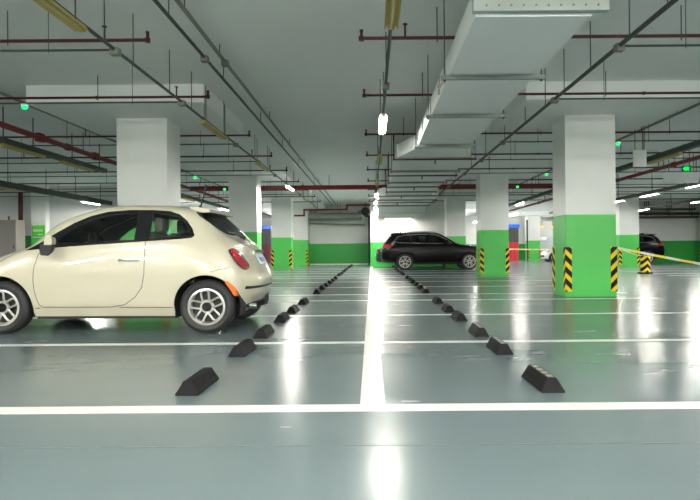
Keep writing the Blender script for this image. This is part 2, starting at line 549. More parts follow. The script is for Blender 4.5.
def skin_obj(name, m, parent, data, names, off=0., only=None, both=True, thick=0.):
    if name in SIDED:
        return [skin_side(name, m, parent, data, names, off, only, (g,)) for g in (1, -1)]
    return skin_side(name, m, parent, data, names, off, only, (1, -1))
SIDED = {'door', 'window_trim', 'door_window', 'quarter_window', 'lamp_bezel', 'tail_lamp', 'side_marker', 'headlamp', 'window_surround', 'pillar_trim', 'side_window'}
def skin_side(name, m, parent, data, names, off=0., only=None, sides=(1, -1), thick=0.):
    uv, P, Nn, F, lab = data
    sel = np.isin(lab.astype(str), list(names))
    if only is not None: sel &= only
    f = F[sel]
    if not len(f): return None
    idx, inv = np.unique(f.ravel(), return_inverse=True); f = inv.reshape(-1, 3)
    vs, fs, ns = [], [], []
    for sgn in sides:
        q = (P[idx] + Nn[idx] * off) * np.array([1, sgn, 1.]); k = Nn[idx] * np.array([1, sgn, 1.])
        b0 = len(vs)
        vs += [tuple(a) for a in q]; ns += [tuple(a) for a in k]
        for a, b, c in f:
            tri = (a + b0, b + b0, c + b0)
            g = np.cross(q[b] - q[a], q[c] - q[a])
            if np.dot(g, k[a] + k[b] + k[c]) < 0: tri = tri[::-1]
            fs.append(tri)
    me = bpy.data.meshes.new(name); me.from_pydata(vs, [], fs); me.update()
    me.polygons.foreach_set('use_smooth', [True] * len(me.polygons))
    try: me.normals_split_custom_set_from_vertices(ns)
    except Exception: pass
    me.materials.append(m)
    o = bpy.data.objects.new(name, me); COL.objects.link(o); o.parent = parent
    if thick:
        md = o.modifiers.new('thick', 'SOLIDIFY'); md.thickness = thick; md.offset = -1
    return o

def wheel(parent, x, ysign, z, R, r_rim, wid, ycen, style, name='wheel'):
    """axle along y; ysign -1: outer face towards -y"""
    w = bpy.data.objects.new(name, None); COL.objects.link(w); w.parent = parent; w.location = (x, ycen * ysign, z)
    if ysign > 0: w.rotation_euler = (0, 0, PI)
    h = wid / 2                                         # outer face at y = -h
    b = MB()
    b.lathe([(r_rim + .004, -h + .012), (r_rim + .018, -h), (R - .045, -h - .004), (R - .012, -h + .018), (R, -h + .04), (R, h - .04),
             (R - .012, h - .018), (R - .05, h), (r_rim, h)], axis='y', seg=48, closed=True)
    b.build('tyre', M['tyre'], w, True, 35)
    b = MB()
    b.lathe([(r_rim + .006, -h + .012), (r_rim + .006, h), (r_rim - .02, h), (r_rim - .028, -h + .03), (r_rim - .018, -h + .008)], axis='y', seg=48, closed=True)
    yf = -h + .02
    if style == 'loops':                                # five closed loops, each two bars joined by an arc at the rim
        for k in range(5):
            a = 2 * PI * k / 5 + PI / 2 + .12
            ca, sa = math.cos(a), math.sin(a)
            path = []
            for (rr, ww) in ((.055, .036), (.11, .040), (.155, .042), (.178, .034), (.186, .016)):
                path.append((rr, ww))
            full = [(rr, -ww) for rr, ww in path] + [(rr, ww) for rr, ww in path[::-1]]
            pts = [(rr * ca - ww * sa, yf + .012 * (rr < .1), rr * sa + ww * ca) for rr, ww in full]
            b.tube(pts, .0125, 6)
        b.lathe([(.0, yf + .01), (.075, yf + .008), (.08, yf + .03), (0, yf + .03)], axis='y', seg=24)
    else:
        for k in range(5):
            a0 = 2 * PI * k / 5 + PI / 2
            for s in (-1, 1):
                a = a0 + s * .16; a1 = a0 + s * .24
                b.tube([(.05 * math.cos(a), yf + .02, .05 * math.sin(a)), ((r_rim - .015) * math.cos(a1), yf, (r_rim - .015) * math.sin(a1))], .022, 6)
        b.lathe([(.0, yf), (.07, yf), (.08, yf + .03), (0, yf + .03)], axis='y', seg=20)
    b.build('rim', M['alloy'], w, True, 40)
    MB().lathe([(0, yf - .004), (.050, yf - .003), (.054, yf + .01), (0, yf + .01)], axis='y', seg=20).build('hub_cap', M['gloss_black'], w, True)
    MB().lathe([(0, yf + .055), (r_rim - .03, yf + .055), (r_rim - .03, yf + .085), (0, yf + .085)], axis='y', seg=28).build('brake_disc', M['brake'], w)
    return w

def arch_liner(parent, x, z, r, y_in, y_out, zbot):
    a0 = math.asin((zbot - z) / r) if abs(zbot - z) < r else -.3
    angs = [a0 + (PI - 2 * a0) * q / 24 for q in range(25)]
    for s in (1, -1):
        b = MB()
        R1 = [b.bm.verts.new((x + r * math.cos(t), s * y_out, z + r * math.sin(t))) for t in angs]
        R2 = [b.bm.verts.new((x + r * math.cos(t), s * y_in, z + r * math.sin(t))) for t in angs]
        for q in range(24): b.bm.faces.new((R1[q], R1[q + 1], R2[q + 1], R2[q]))
        b.bm.faces.new(R2)
        b.build('wheel_arch_liner', M['liner'], parent)

def sec(x, ys, zs):
    return [(x, y, z) for y, z in zip(ys, zs)]

HATCH = [
 [(-.60,0,.2),(-.66,0,.33),(-.67,0,.48),(-.62,0,.60),(-.58,0,.68),(-.54,0,.73),(-.49,0,.77),(-.45,0,.795),(-.42,0,.81)],
 [(-.56,.35,.2),(-.61,.40,.33),(-.62,.42,.48),(-.57,.42,.6),(-.53,.40,.68),(-.48,.36,.735),(-.42,.3,.785),(-.37,.16,.82),(-.34,0,.835)],
 [(-.40,.60,.2),(-.43,.68,.33),(-.43,.71,.5),(-.40,.70,.63),(-.36,.66,.725),(-.31,.58,.79),(-.26,.46,.835),(-.23,.25,.865),(-.22,0,.875)],
 [(-.2,.69,.2),(-.2,.755,.33),(-.2,.785,.53),(-.2,.775,.68),(-.19,.735,.79),(-.15,.64,.86),(-.1,.5,.90),(-.08,.27,.925),(-.07,0,.935)],
 [(.05,.72,.2),(.05,.775,.35),(.05,.805,.56),(.05,.795,.73),(.07,.755,.86),(.09,.67,.935),(.10,.52,.965),(.10,.28,.985),(.10,0,.99)],
 [(.33,.725,.2),(.33,.78,.35),(.33,.812,.57),(.33,.805,.76),(.33,.765,.945),(.31,.70,1.0),(.27,.58,1.03),(.22,.30,1.04),(.20,0,1.045)],
 [(.65,.725,.2),(.65,.785,.35),(.65,.815,.575),(.65,.808,.77),(.63,.768,.975),(.62,.695,1.15),(.58,.595,1.275),(.50,.32,1.29),(.47,0,1.295)],
 [(1.0,.725,.2),(1.0,.785,.35),(1.0,.815,.58),(1.0,.81,.78),(1.0,.775,1.0),(1.0,.69,1.225),(1.0,.60,1.41),(.95,.34,1.45),(.92,0,1.46)],
 [(1.3,.725,.2),(1.3,.785,.35),(1.3,.815,.58),(1.3,.81,.79),(1.3,.775,1.02),(1.3,.69,1.245),(1.3,.60,1.44),(1.3,.35,1.485),(1.3,0,1.495)],
 [(1.65,.725,.2),(1.65,.785,.35),(1.65,.815,.58),(1.65,.81,.80),(1.65,.775,1.04),(1.65,.685,1.255),(1.65,.595,1.44),(1.65,.35,1.485),(1.65,0,1.495)],
 [(1.95,.725,.2),(1.95,.785,.35),(1.95,.815,.58),(1.95,.81,.80),(1.95,.77,1.045),(1.93,.68,1.245),(1.91,.59,1.42),(1.90,.35,1.468),(1.90,0,1.48)],
 [(2.22,.72,.21),(2.22,.78,.36),(2.22,.815,.58),(2.22,.808,.79),(2.21,.765,1.03),(2.17,.685,1.21),(2.11,.585,1.375),(2.09,.35,1.437),(2.09,0,1.45)],
 [(2.5,.70,.225),(2.5,.765,.36),(2.5,.80,.57),(2.49,.785,.76),(2.44,.725,.98),(2.36,.655,1.13),(2.25,.57,1.295),(2.21,.34,1.385),(2.21,0,1.40)],
 [(2.62,.58,.275),(2.66,.66,.41),(2.675,.69,.57),(2.64,.695,.74),(2.58,.64,.91),(2.49,.58,1.05),(2.37,.52,1.19),(2.34,.30,1.245),(2.34,0,1.26)],
 [(2.70,.32,.32),(2.765,.38,.43),(2.785,.40,.57),(2.74,.42,.73),(2.66,.38,.90),(2.60,.35,1.01),(2.47,.32,1.095),(2.44,.18,1.135),(2.43,0,1.145)],
 [(2.72,0,.32),(2.79,0,.43),(2.81,0,.57),(2.765,0,.73),(2.69,0,.90),(2.61,0,1.005),(2.53,0,1.07),(2.48,0,1.10),(2.455,0,1.12)],
]
SUVT = [
 [(-.80,0,.3),(-.86,0,.45),(-.87,0,.65),(-.86,0,.8),(-.84,0,.92),(-.81,0,.98),(-.76,0,1.02),(-.70,0,1.045),(-.64,0,1.06)],
 [(-.76,.45,.3),(-.80,.52,.45),(-.81,.54,.65),(-.80,.55,.8),(-.78,.54,.92),(-.74,.5,.99),(-.67,.42,1.035),(-.6,.24,1.065),(-.56,0,1.075)],
 [(-.55,.76,.3),(-.57,.84,.45),(-.57,.86,.68),(-.55,.86,.83),(-.52,.83,.95),(-.47,.74,1.03),(-.42,.58,1.07),(-.38,.32,1.095),(-.36,0,1.10)],
 sec(-.25, (.84,.90,.94,.93,.88,.76,.6,.33,0), (.3,.45,.72,.9,1.0,1.07,1.10,1.115,1.12)),
 sec(.15, (.86,.92,.95,.945,.91,.8,.62,.34,0), (.3,.45,.75,.95,1.07,1.12,1.145,1.16,1.165)),
 [(.55,.86,.3),(.55,.92,.45),(.55,.955,.75),(.55,.95,.98),(.55,.92,1.13),(.52,.84,1.18),(.5,.66,1.20),(.42,.36,1.21),(.36,0,1.215)],
 [(.95,.86,.3),(.95,.92,.45),(.95,.955,.76),(.95,.95,.99),(.95,.92,1.16),(.95,.845,1.32),(.93,.70,1.43),(.85,.38,1.45),(.80,0,1.455)],
 [(1.4,.86,.3),(1.4,.92,.45),(1.4,.955,.76),(1.4,.95,1.0),(1.4,.92,1.18),(1.4,.83,1.45),(1.4,.69,1.64),(1.35,.4,1.69),(1.3,0,1.70)],
 sec(1.9, (.86,.92,.955,.95,.92,.825,.68,.42,0), (.3,.45,.76,1.0,1.19,1.47,1.68,1.735,1.75)),
 sec(2.4, (.86,.92,.955,.95,.92,.825,.68,.42,0), (.3,.45,.76,1.0,1.20,1.47,1.68,1.74,1.755)),
 sec(2.8, (.86,.92,.955,.95,.92,.825,.68,.42,0), (.3,.45,.77,1.01,1.21,1.46,1.67,1.73,1.745)),
 sec(3.2, (.86,.92,.95,.945,.91,.82,.68,.42,0), (.32,.48,.78,1.02,1.22,1.45,1.64,1.70,1.715)),
 [(3.55,.84,.36),(3.6,.9,.5),(3.6,.92,.78),(3.58,.91,1.0),(3.54,.87,1.2),(3.48,.80,1.4),(3.42,.68,1.58),(3.42,.42,1.655),(3.42,0,1.67)],
 [(3.74,.66,.38),(3.79,.74,.52),(3.80,.78,.76),(3.77,.78,1.0),(3.71,.74,1.18),(3.64,.68,1.35),(3.56,.62,1.49),(3.52,.38,1.57),(3.52,0,1.59)],
 [(3.79,.35,.38),(3.84,.42,.52),(3.85,.45,.76),(3.82,.46,.98),(3.77,.44,1.15),(3.71,.42,1.29),(3.64,.38,1.40),(3.60,.22,1.46),(3.59,0,1.475)],
 [(3.80,0,.38),(3.85,0,.52),(3.86,0,.76),(3.83,0,.98),(3.79,0,1.13),(3.75,0,1.25),(3.70,0,1.33),(3.67,0,1.38),(3.65,0,1.41)],
]
for _k, _d in ((12, .04), (13, .12), (14, .15), (15, .15)):
    SUVT[_k] = [(x + _d * (1 if q < 5 else .6), y, z) for q, (x, y, z) in enumerate(SUVT[_k])]
def sedan_table():
    T = [[(x, y * .96, z * .845 + .0) for x, y, z in st] for st in SUVT]
    for _k, _d in ((12, .04), (13, .12), (14, .15), (15, .15)):
        T[_k] = [(x - _d * (1 if q < 5 else .6), y, z) for q, (x, y, z) in enumerate(T[_k])]
    up = {10: [(2.75,.72,1.2),(2.72,.6,1.33),(2.70,.38,1.38),(2.68,0,1.39)],
          11: [(3.0,.72,1.10),(2.97,.6,1.17),(2.93,.38,1.21),(2.90,0,1.22)],
          12: [(3.38,.74,1.03),(3.33,.6,1.05),(3.30,.36,1.065),(3.28,0,1.07)],
          13: [(3.66,.66,1.01),(3.60,.56,1.03),(3.55,.33,1.045),(3.53,0,1.05)],
          14: [(3.74,.4,1.0),(3.71,.36,1.02),(3.68,.2,1.03),(3.67,0,1.035)],
          15: [(3.77,0,1.0),(3.75,0,1.015),(3.73,0,1.025),(3.71,0,1.03)]}
    for k, v in up.items():
        T[k][5:9] = v
        T[k][4] = (T[k][4][0], T[k][4][1], .97)
    return T

def arc(cx, cz, r, zb, n=30):
    a0 = math.asin((zb - cz) / r)
    return [(cx + r * math.cos(a0 + (PI - 2 * a0) * q / n), cz + r * math.sin(a0 + (PI - 2 * a0) * q / n)) for q in range(n + 1)]

def arch_feat(sk, cx, cz, r):
    """polygon in (u,t) for the wheel opening, its foot on the bottom edge of the skin"""
    zb = float(sk.gP[np.argmin((sk.gP[:, 0] - (cx + r)) ** 2 + (sk.gT * .5) ** 2)][2]) + .004
    pts = [sk.invert(x, z) for x, z in arc(cx, cz, r, max(zb, .24))]
    return [(pts[0][0], 0.)] + pts + [(pts[-1][0], 0.)]

def car_common(t, sk, data, paint, wheels, zarch, arch_r, glass_names, body_names):
    pass

# ---- the small retro hatchback
def hatchback(label, group=None):
    t = thing('hatchback_car', label, 'car')
    sk = Skin(HATCH); sk.prep(2.6, 13.5, 6.6)
    feats = []
    zc = .305
    feats.append(('arch', arch_feat(sk, 0, zc, .362), 'ut'))
    feats.append(('arch', arch_feat(sk, 2.3, zc, .358), 'ut'))
    win = [(.265,.955),(.62,.985),(.95,1.008),(1.3,1.028),(1.65,1.05),(2.0,1.070),(2.14,1.085),(2.165,1.11),(2.13,1.19),(2.06,1.28),(1.97,1.355),(1.85,1.398),
           (1.65,1.412),(1.4,1.414),(1.15,1.395),(.95,1.345),(.78,1.27),(.60,1.165),(.45,1.065)]
    feats.append(('window_trim', dens(win, .03), 'xz'))
    g1 = [(.62,1.03),(.95,1.040),(1.3,1.058),(1.50,1.068),(1.50,1.372),(1.36,1.378),(1.18,1.362),(1.0,1.315),(.82,1.235),(.69,1.145),(.62,1.08)]
    feats.append(('door_glass', dens(g1, .03), 'xz'))
    g2 = [(1.665,1.08),(1.9,1.092),(2.06,1.108),(2.11,1.125),(2.085,1.19),(2.02,1.27),(1.93,1.335),(1.82,1.365),(1.665,1.375)]
    feats.append(('quarter_glass', dens(g2, .03), 'xz'))
    # door cut: front edge, bottom, rear edge
    door = [(.485,1.0),(.43,.90),(.395,.75),(.39,.60),(.40,.48),(.42,.385),(.44,.335),(.48,.308),(.9,.305),(1.25,.308),(1.40,.335),(1.52,.42),(1.60,.53),(1.628,.68),(1.63,.9),(1.63,1.05)]
    feats.append(('gap', dens(ribbon(dens(door, .04, False), .0085), .05), 'xz'))
    feats.append(('gap', dens(ribbon([(.385,.296),(.44,.297)], .008), .05), 'xz'))
    feats.append(('gap', dens(ribbon([(1.33,.303),(1.6,.300),(1.925,.300)], .008), .05), 'xz'))
    hood = [(-.16,.735),(-.06,.80),(.04,.865),(.13,.92),(.19,.955)]
    feats.append(('gap', dens(ribbon(hood, .008), .05), 'xz'))
    seam = [(2.36,.70),(2.45,.725),(2.56,.745)]
    feats.append(('gap', dens(ribbon(seam, .006), .05), 'xz'))
    tl = smooth_loop([(2.54,.935),(2.562,.945),(2.62,.88),(2.68,.79),(2.70,.74),(2.685,.727),(2.645,.765),(2.588,.845)], 5)
    feats.append(('lamp_bezel', offset_loop(tl, .014), 'xz'))
    feats.append(('tail_lens', tl, 'xz'))
    mk = smooth_loop([(2.515,.585),(2.545,.59),(2.605,.53),(2.64,.46),(2.635,.425),(2.60,.425),(2.575,.475),(2.54,.535)], 4)
    feats.append(('side_marker', mk, 'xz'))
    feats.append(('windscreen', [(5.12,8),(5.12,7),(5.15,6.45),(5.35,6.12),(5.9,6.1),(6.6,6.12),(6.9,6.3),(6.96,7),(6.96,8)], 'ut'))
    hg = [(11.2,8),(11.2,6.9),(11.12,6.15),(11.4,5.92),(12,5.85),(12.7,5.85),(13.3,5.92),(13.7,6.2),(14.1,6.7),(14.35,7.3),(14.45,8)]
    feats.append(('hatch_glass', dens(hg, .12), 'ut'))
    feats.append(('bumper_strip', dens([(13.15,1.52),(13.6,1.48),(14.2,1.46),(15,1.46),(15,1.66),(14.2,1.66),(13.6,1.68),(13.2,1.74)], .12), 'ut'))
    feats.append(('headlamp', smooth_loop([(1.75,3.75),(2.1,3.5),(2.5,3.7),(2.65,4.2),(2.45,4.75),(2.1,4.95),(1.75,4.7),(1.6,4.2)], 4), 'ut'))
    feats.append(('grille', dens([(0,1.0),(.9,1.0),(1.2,1.2),(1.2,1.75),(.9,1.9),(0,1.9)], .12), 'ut'))
    D = make_skin_parts(sk, feats)
    uv, P, Nn, F, lab = D
    c = uv[F].mean(1); ps = sk.at(c[:, 0], c[:, 1])
    isdoor = in_poly(ps[:, 0], ps[:, 2], door + [(.45, 1.06)]) & (c[:, 0] > 4) & (c[:, 0] < 11) & (c[:, 1] < 5.2)
    isroof = (c[:, 1] > 6.1) & (c[:, 0] > 7) & (c[:, 0] < 11.9)
    skin_obj('body_shell', M['cream'], t, D, ['body'], only=~isdoor)
    doors = dict(zip((1, -1), skin_obj('door', M['cream'], t, D, ['body'], only=isdoor)))
    skin_obj('inner_lining', M['cabin'], t, D, ['body', 'gap', 'window_trim', 'lamp_bezel', 'tail_lens', 'side_marker', 'bumper_strip', 'headlamp', 'grille'], off=-.02)
    skin_obj('window_trim', M['gloss_black'], t, D, ['window_trim'], off=.001)
    skin_obj('door_window', M['glass'], t, D, ['door_glass'], off=-.004)
    skin_obj('quarter_window', M['glass'], t, D, ['quarter_glass'], off=-.004)
    skin_obj('windscreen', M['glass'], t, D, ['windscreen'], off=-.004)
    skin_obj('rear_window', M['glass_dark'], t, D, ['hatch_glass'], off=-.003)
    skin_obj('lamp_bezel', M['chrome'], t, D, ['lamp_bezel'], off=.004)
    skin_obj('tail_lamp', M['lens_red'], t, D, ['tail_lens'], off=.009)
    skin_obj('side_marker', M['lens_orange'], t, D, ['side_marker'], off=.003)
    skin_obj('bumper_strip', M['black'], t, D, ['bumper_strip'], off=.004)
    skin_obj('headlamp', M['lens_clear'], t, D, ['headlamp'], off=.006)
    skin_obj('grille', M['black'], t, D, ['grille'], off=.002)
    arch_liner(t, 0, zc, .375, .50, .745, .2); arch_liner(t, 2.3, zc, .371, .50, .745, .2)
    MB().box(-.5, -.37, -.55, .55, .17, .3).box(-.37, .37, -.48, .48, .17, .32).box(.37, 1.93, -.70, .70, .17, .3).box(1.93, 2.5, -.48, .48, .19, .34).box(2.5, 2.68, -.45, .45, .29, .40).build('underbody', M['black'], t)
    for x in (0, 2.3):
        for s in (-1, 1): wheel(t, x, s, zc - .001, .304, .205, .19, .69, 'loops')
    # sill below the door is part of the shell; interior
    for s in (-1, 1):
        b = MB(); b.box(.98, 1.42, s * .36 - .23, s * .36 + .23, .42, .62, .06)
        b.prism([(1.34, .56), (1.50, .56), (1.66, 1.12), (1.60, 1.17), (1.52, 1.14)], lambda p, s=s: (p[0], s * .36 - .22, p[1]), lambda p, s=s: (p[0], s * .36 + .22, p[1]))
        b.box(1.60, 1.70, s * .36 - .12, s * .36 + .12, 1.17, 1.34, .035)
        b.build('front_seat', M['seat'], t, True, 50)
    b = MB(); b.box(1.92, 2.08, -.55, .55, .55, 1.05, .05)
    for s in (-1, 1): b.box(2.0, 2.08, s * .3 - .11, s * .3 + .11, 1.05, 1.2, .03)
    b.build('rear_bench', M['seat'], t, True, 50)
    MB().box(.42, .72, -.66, .66, .62, .97, .07).build('dashboard', M['liner'], t, True, 50)
    b = MB(); Rm = Matrix.Translation((.90, -.36, 1.0)) @ Matrix.Rotation(math.radians(68), 4, 'Y')
    ring = [Rm @ Vector((.175 * math.cos(2 * PI * q / 24), .175 * math.sin(2 * PI * q / 24), 0)) for q in range(25)]
    b.tube(ring, .016, 8); b.tube([Rm @ Vector((-.17, 0, 0)), Rm @ Vector((.17, 0, 0))], .018, 6); b.tube([Rm @ Vector((0, 0, 0)), (.66, -.36, .90)], .03, 8)
    b.build('steering_wheel', M['black'], t, True)
    MB().box(.80, .83, -.11, .11, 1.30, 1.36, .012).build('interior_mirror', M['black'], t)
    # outside mirrors, handles
    for s in (-1, 1):
        mr = MB(); mr.prism([(-.035, -.04), (.05, -.04), (.055, .0), (.045, .06), (.01, .075), (-.02, .055), (-.035, 0)],
                 lambda p: (.64 + p[0] * .75, s * .86, 1.05 + p[1] * .7), lambda p: (.635 + p[0], s * .955, 1.055 + p[1]))
        mo = mr.build('door_mirror', M['cream'], t, True, 60)
        lo = MB(); lo.prism([(-.055, -.10), (.03, -.105), (.055, -.06), (.058, .0), (-.058, 0), (-.07, -.05)],
                 lambda p: (.625 + p[0] * .8, s * .87, 1.03 + p[1] * .9), lambda p: (.615 + p[0], s * .95, 1.025 + p[1] * 1.25))
        lo.build('mirror_base', M['black'], mo, True, 60)['label'] = 'black lower mirror shell'
        h = MB(); h.box(1.345, 1.58, s * .818 - .012, s * .818 + .014, .823, .858, .01)
        h.box(1.36, 1.375, s * .80 - .012, s * .80 + .012, .832, .848); h.box(1.55, 1.565, s * .80 - .012, s * .80 + .012, .832, .848)
        h.build('door_handle', M['chrome'], doors[s], True)['label'] = 'chrome door handle'
    # rear: plate, spoiler, wiper, exhaust, antenna
    p0 = Vector((2.692, 0, .875)); dn = Vector((.075, 0, -.17)).normalized(); nn = Vector((dn.z * -1, 0, dn.x))
    b = MB()
    def pl(p): return p0 + dn * p[0] + Vector((0, p[1], 0)) + nn * .014
    b.prism([(0, -.17), (.125, -.17), (.125, .17), (0, .17)], pl, lambda p: pl(p) + nn * .014)
    po = b.build('number_plate', M['plate'], t)
    b = MB()
    for q in range(6):
        y = -.12 + q * .048
        b.prism([(.035, y - .014), (.095, y - .014), (.095, y + .014), (.035, y + .014)], lambda p: pl(p) + nn * .0142, lambda p: pl(p) + nn * .0155)
    b.build('plate_lettering', M['plate_blue'], po)
    b = MB(); b.prism([(-.01, -.20), (.03, -.20), (.03, .20), (-.01, .20)], lambda p: pl((p[0] - .045, p[1])) - nn * .02, lambda p: pl((p[0] - .045, p[1])) + nn * .03)
    b.build('plate_light_bar', M['chrome'], t, True)
    b = MB(); b.prism([(2.03, 1.462), (2.15, 1.452), (2.255, 1.43), (2.265, 1.395), (2.18, 1.39), (2.05, 1.42)], lambda p: (p[0], -.50, p[1] - .005), lambda p: (p[0], .50, p[1] - .005))
    b.build('roof_spoiler', M['cream'], t, True, 30)
    b = MB(); b.tube([(2.50, .04, 1.10), (2.46, -.1, 1.145), (2.44, -.42, 1.150)], .012, 6); b.box(2.47, 2.53, .0, .1, 1.075, 1.125, .015); b.build('rear_wiper', M['black'], t, True)
    b = MB(); b.tube([(2.56, -.38, .27), (2.76, -.38, .275)], .032, 12); b.build('exhaust_tip', M['chrome'], t, True)
    b = MB(); b.tube([(1.98, 0, 1.475), (2.0, 0, 1.50)], .022, 8); b.tube([(1.99, 0, 1.48), (2.01, 0, 1.55), (2.07, 0, 1.77)], .011, 6); b.build('roof_antenna', M['black'], t, True)
    # pale cap under the wheel seen behind the rear wheel: rear axle beam
    MB().tube([(2.3, -.6, .28), (2.3, .6, .28)], .035, 8).build('axle_beam', M['black'], t)
    return t

def big_car(name, label, table, paint, zs, rng, wheels_x, R, rim, suv=True):
    t = thing(name, label, 'car')
    sk = Skin(table); sk.prep(2.6, 13.3, 6.6)
    k = zs
    zc = R
    feats = [('arch', arch_feat(sk, wheels_x[0], zc, R + .065), 'ut'), ('arch', arch_feat(sk, wheels_x[1], zc, R + .065), 'ut')]
    if suv:
        win = [(.78,1.205),(1.3,1.215),(2.0,1.225),(2.8,1.245),(3.2,1.26),(3.36,1.31),(3.36,1.38),(3.24,1.51),(2.9,1.585),(2.4,1.61),(1.9,1.615),(1.5,1.585),(1.15,1.44)]
        glasses = [[(.98,1.235),(1.72,1.245),(1.72,1.575),(1.5,1.55),(1.2,1.42)], [(1.80,1.25),(2.62,1.262),(2.62,1.578),(1.9,1.585),(1.80,1.582)],
                   [(2.70,1.265),(3.15,1.28),(3.30,1.32),(3.29,1.38),(3.2,1.48),(2.9,1.555),(2.70,1.57)]]
    else:
        win = [(.80,1.02),(1.3,1.03),(2.0,1.035),(2.5,1.05),(2.72,1.07),(2.6,1.20),(2.4,1.32),(1.9,1.345),(1.5,1.32),(1.15,1.2)]
        glasses = [[(.98,1.045),(1.72,1.05),(1.72,1.31),(1.5,1.29),(1.2,1.19)], [(1.80,1.055),(2.45,1.065),(2.62,1.085),(2.55,1.19),(2.38,1.29),(1.80,1.315)]]
    feats.append(('chrome_trim', dens(offset_loop(dens(win, .1), .022), .06), 'xz'))
    feats.append(('pillar_trim', dens(win, .06), 'xz'))
    for q, g in enumerate(glasses): feats.append(('side_glass%d' % q, dens(g, .06), 'xz'))
    feats.append(('windscreen', [(5.12,8),(5.12,7),(5.2,6.3),(5.5,6.08),(6.6,6.08),(6.9,6.3),(6.96,7),(6.96,8)], 'ut'))
    if suv:
        feats.append(('rear_glass', dens([(12.15,8),(12.15,6.4),(12.5,6.1),(13.3,5.6),(14.0,5.4),(15,5.4),(15,8)], .15), 'ut'))
        feats.append(('tail_lamp', dens([(11.75,3.3),(13.0,3.1),(14.2,3.1),(14.2,3.95),(13.0,4.05),(12.0,3.95)], .12), 'ut'))
    else:
        feats.append(('rear_glass', dens([(10.1,8),(10.1,6.4),(10.4,6.1),(11.5,6.1),(11.8,6.4),(11.8,8)], .15), 'ut'))
        feats.append(('tail_lamp', dens([(12.5,3.2),(13.0,3.1),(14.0,3.1),(14.0,3.95),(13.0,4.0),(12.5,3.9)], .12), 'ut'))
    feats.append(('cladding', dens([(2.0,0),(2.0,.5),(5,.55),(11,.55),(13,.8),(15,.9),(15,0)], .2), 'ut'))
    feats = feats[2:] + feats[:2]                      # the wheel openings win over the cladding
    feats.append(('headlamp', dens([(1.3,4.2),(2.4,4.1),(2.5,4.6),(1.4,4.8)], .1), 'ut'))
    D = make_skin_parts(sk, feats, (5, 5))
    skin_obj('body_shell', M[paint], t, D, ['body'])
    skin_obj('inner_lining', M['liner'], t, D, ['body', 'cladding', 'chrome_trim', 'pillar_trim', 'tail_lamp', 'headlamp'], off=-.02)
    skin_obj('window_surround', M['chrome'], t, D, ['chrome_trim'], off=.004)
    skin_obj('pillar_trim', M['gloss_black'], t, D, ['pillar_trim'], off=.002)
    for q in range(len(glasses)):
        skin_obj('side_window', M['glass_dark'], t, D, ['side_glass%d' % q], off=-.003)
    skin_obj('windscreen', M['glass'], t, D, ['windscreen'], off=-.003)
    skin_obj('rear_window', M['glass_dark'], t, D, ['rear_glass'], off=-.003)
    skin_obj('tail_lamp', M['lens_red'], t, D, ['tail_lamp'], off=.006)
    skin_obj('headlamp', M['lens_clear'], t, D, ['headlamp'], off=.006)
    skin_obj('sill_cladding', M['black'], t, D, ['cladding'], off=.006)
    for x in wheels_x: arch_liner(t, x, zc, R + .08, .58, .86, .3)
    MB().box(-.6, -.46, -.7, .7, .26, .5).box(-.46, .46, -.56, .56, .26, .5).box(.46, wheels_x[1] - .46, -.82, .82, .26, .45).box(wheels_x[1] - .46, 3.38, -.56, .56, .28, .5).box(3.38, 3.7, -.6, .6, .34, .5).build('underbody', M['black'], t)
    for x in wheels_x:
        for s in (-1, 1): wheel(t, x, s, zc - .001, R, rim, .25, .82, 'spokes')
    for s in (-1, 1):
        b = MB(); b.box(1.6, 2.05, s * .42 - .25, s * .42 + .25, .55 * k, .8 * k, .06); b.box(2.0, 2.16, s * .42 - .24, s * .42 + .24, .7 * k, 1.3 * k, .05); b.box(2.08, 2.16, s * .42 - .12, s * .42 + .12, 1.3 * k, 1.5 * k, .03)
        b.build('front_seat', M['seat'], t, True, 50)
        b = MB(); b.box(.98, 1.16, s * 1.04 - .12, s * 1.04 + .10, 1.22 * k, 1.36 * k, .04); b.build('door_mirror', M[paint], t, True, 50)
        for x in (1.55, 2.45):
            b = MB(); b.box(x, x + .2, s * .955 - .015, s * .955 + .015, 1.05 * k, 1.075 * k, .008); b.build('door_handle', M[paint], t, True)
        if suv:
            b = MB(); b.tube([(1.5, s * .62, 1.70), (1.6, s * .62, 1.765), (3.0, s * .62, 1.76), (3.15, s * .62, 1.69)], .015, 6); b.build('roof_rail', M['chrome'], t, True)
    if suv:
        b = MB(); b.prism([(3.2, 1.72), (3.5, 1.69), (3.56, 1.665), (3.45, 1.65), (3.2, 1.68)], lambda p: (p[0], -.62, p[1]), lambda p: (p[0], .62, p[1])); b.build('roof_spoiler', M[paint], t, True, 30)
        b = MB(); b.prism([(2.95, 1.735), (3.12, 1.725), (3.1, 1.79), (3.05, 1.80)], lambda p: (p[0], -.02, p[1]), lambda p: (p[0], .02, p[1])); b.build('roof_antenna', M[paint], t, True)
        b = MB(); b.box(3.985, 4.01, -.26, .26, .84, .95); b.build('number_plate', M['plate'], t)
    else:
        b = MB(); b.box(3.83, 3.875, -.26, .26, .62, .73); b.build('number_plate', M['plate'], t)
    return t

car = hatchback('cream three-door retro hatchback parked side-on at left')
car.location = (-4.205, 7.33, 0); car.scale = (1.03, 1, 1); car.rotation_euler = (0, 0, math.radians(-2.))
white = copy_tree(car)
white.location = (12.85, 41.2, 0); white.rotation_euler = (0, 0, 0)
white['label'] = 'white hatchback nose peeking out from behind the biggest column'
for c in white.children:
    for o in [c] + list(c.children):
        if o.type == 'MESH' and o.material_slots and o.material_slots[0].material == M['cream']:
            o.material_slots[0].link = 'OBJECT'; o.material_slots[0].material = M['white_car']

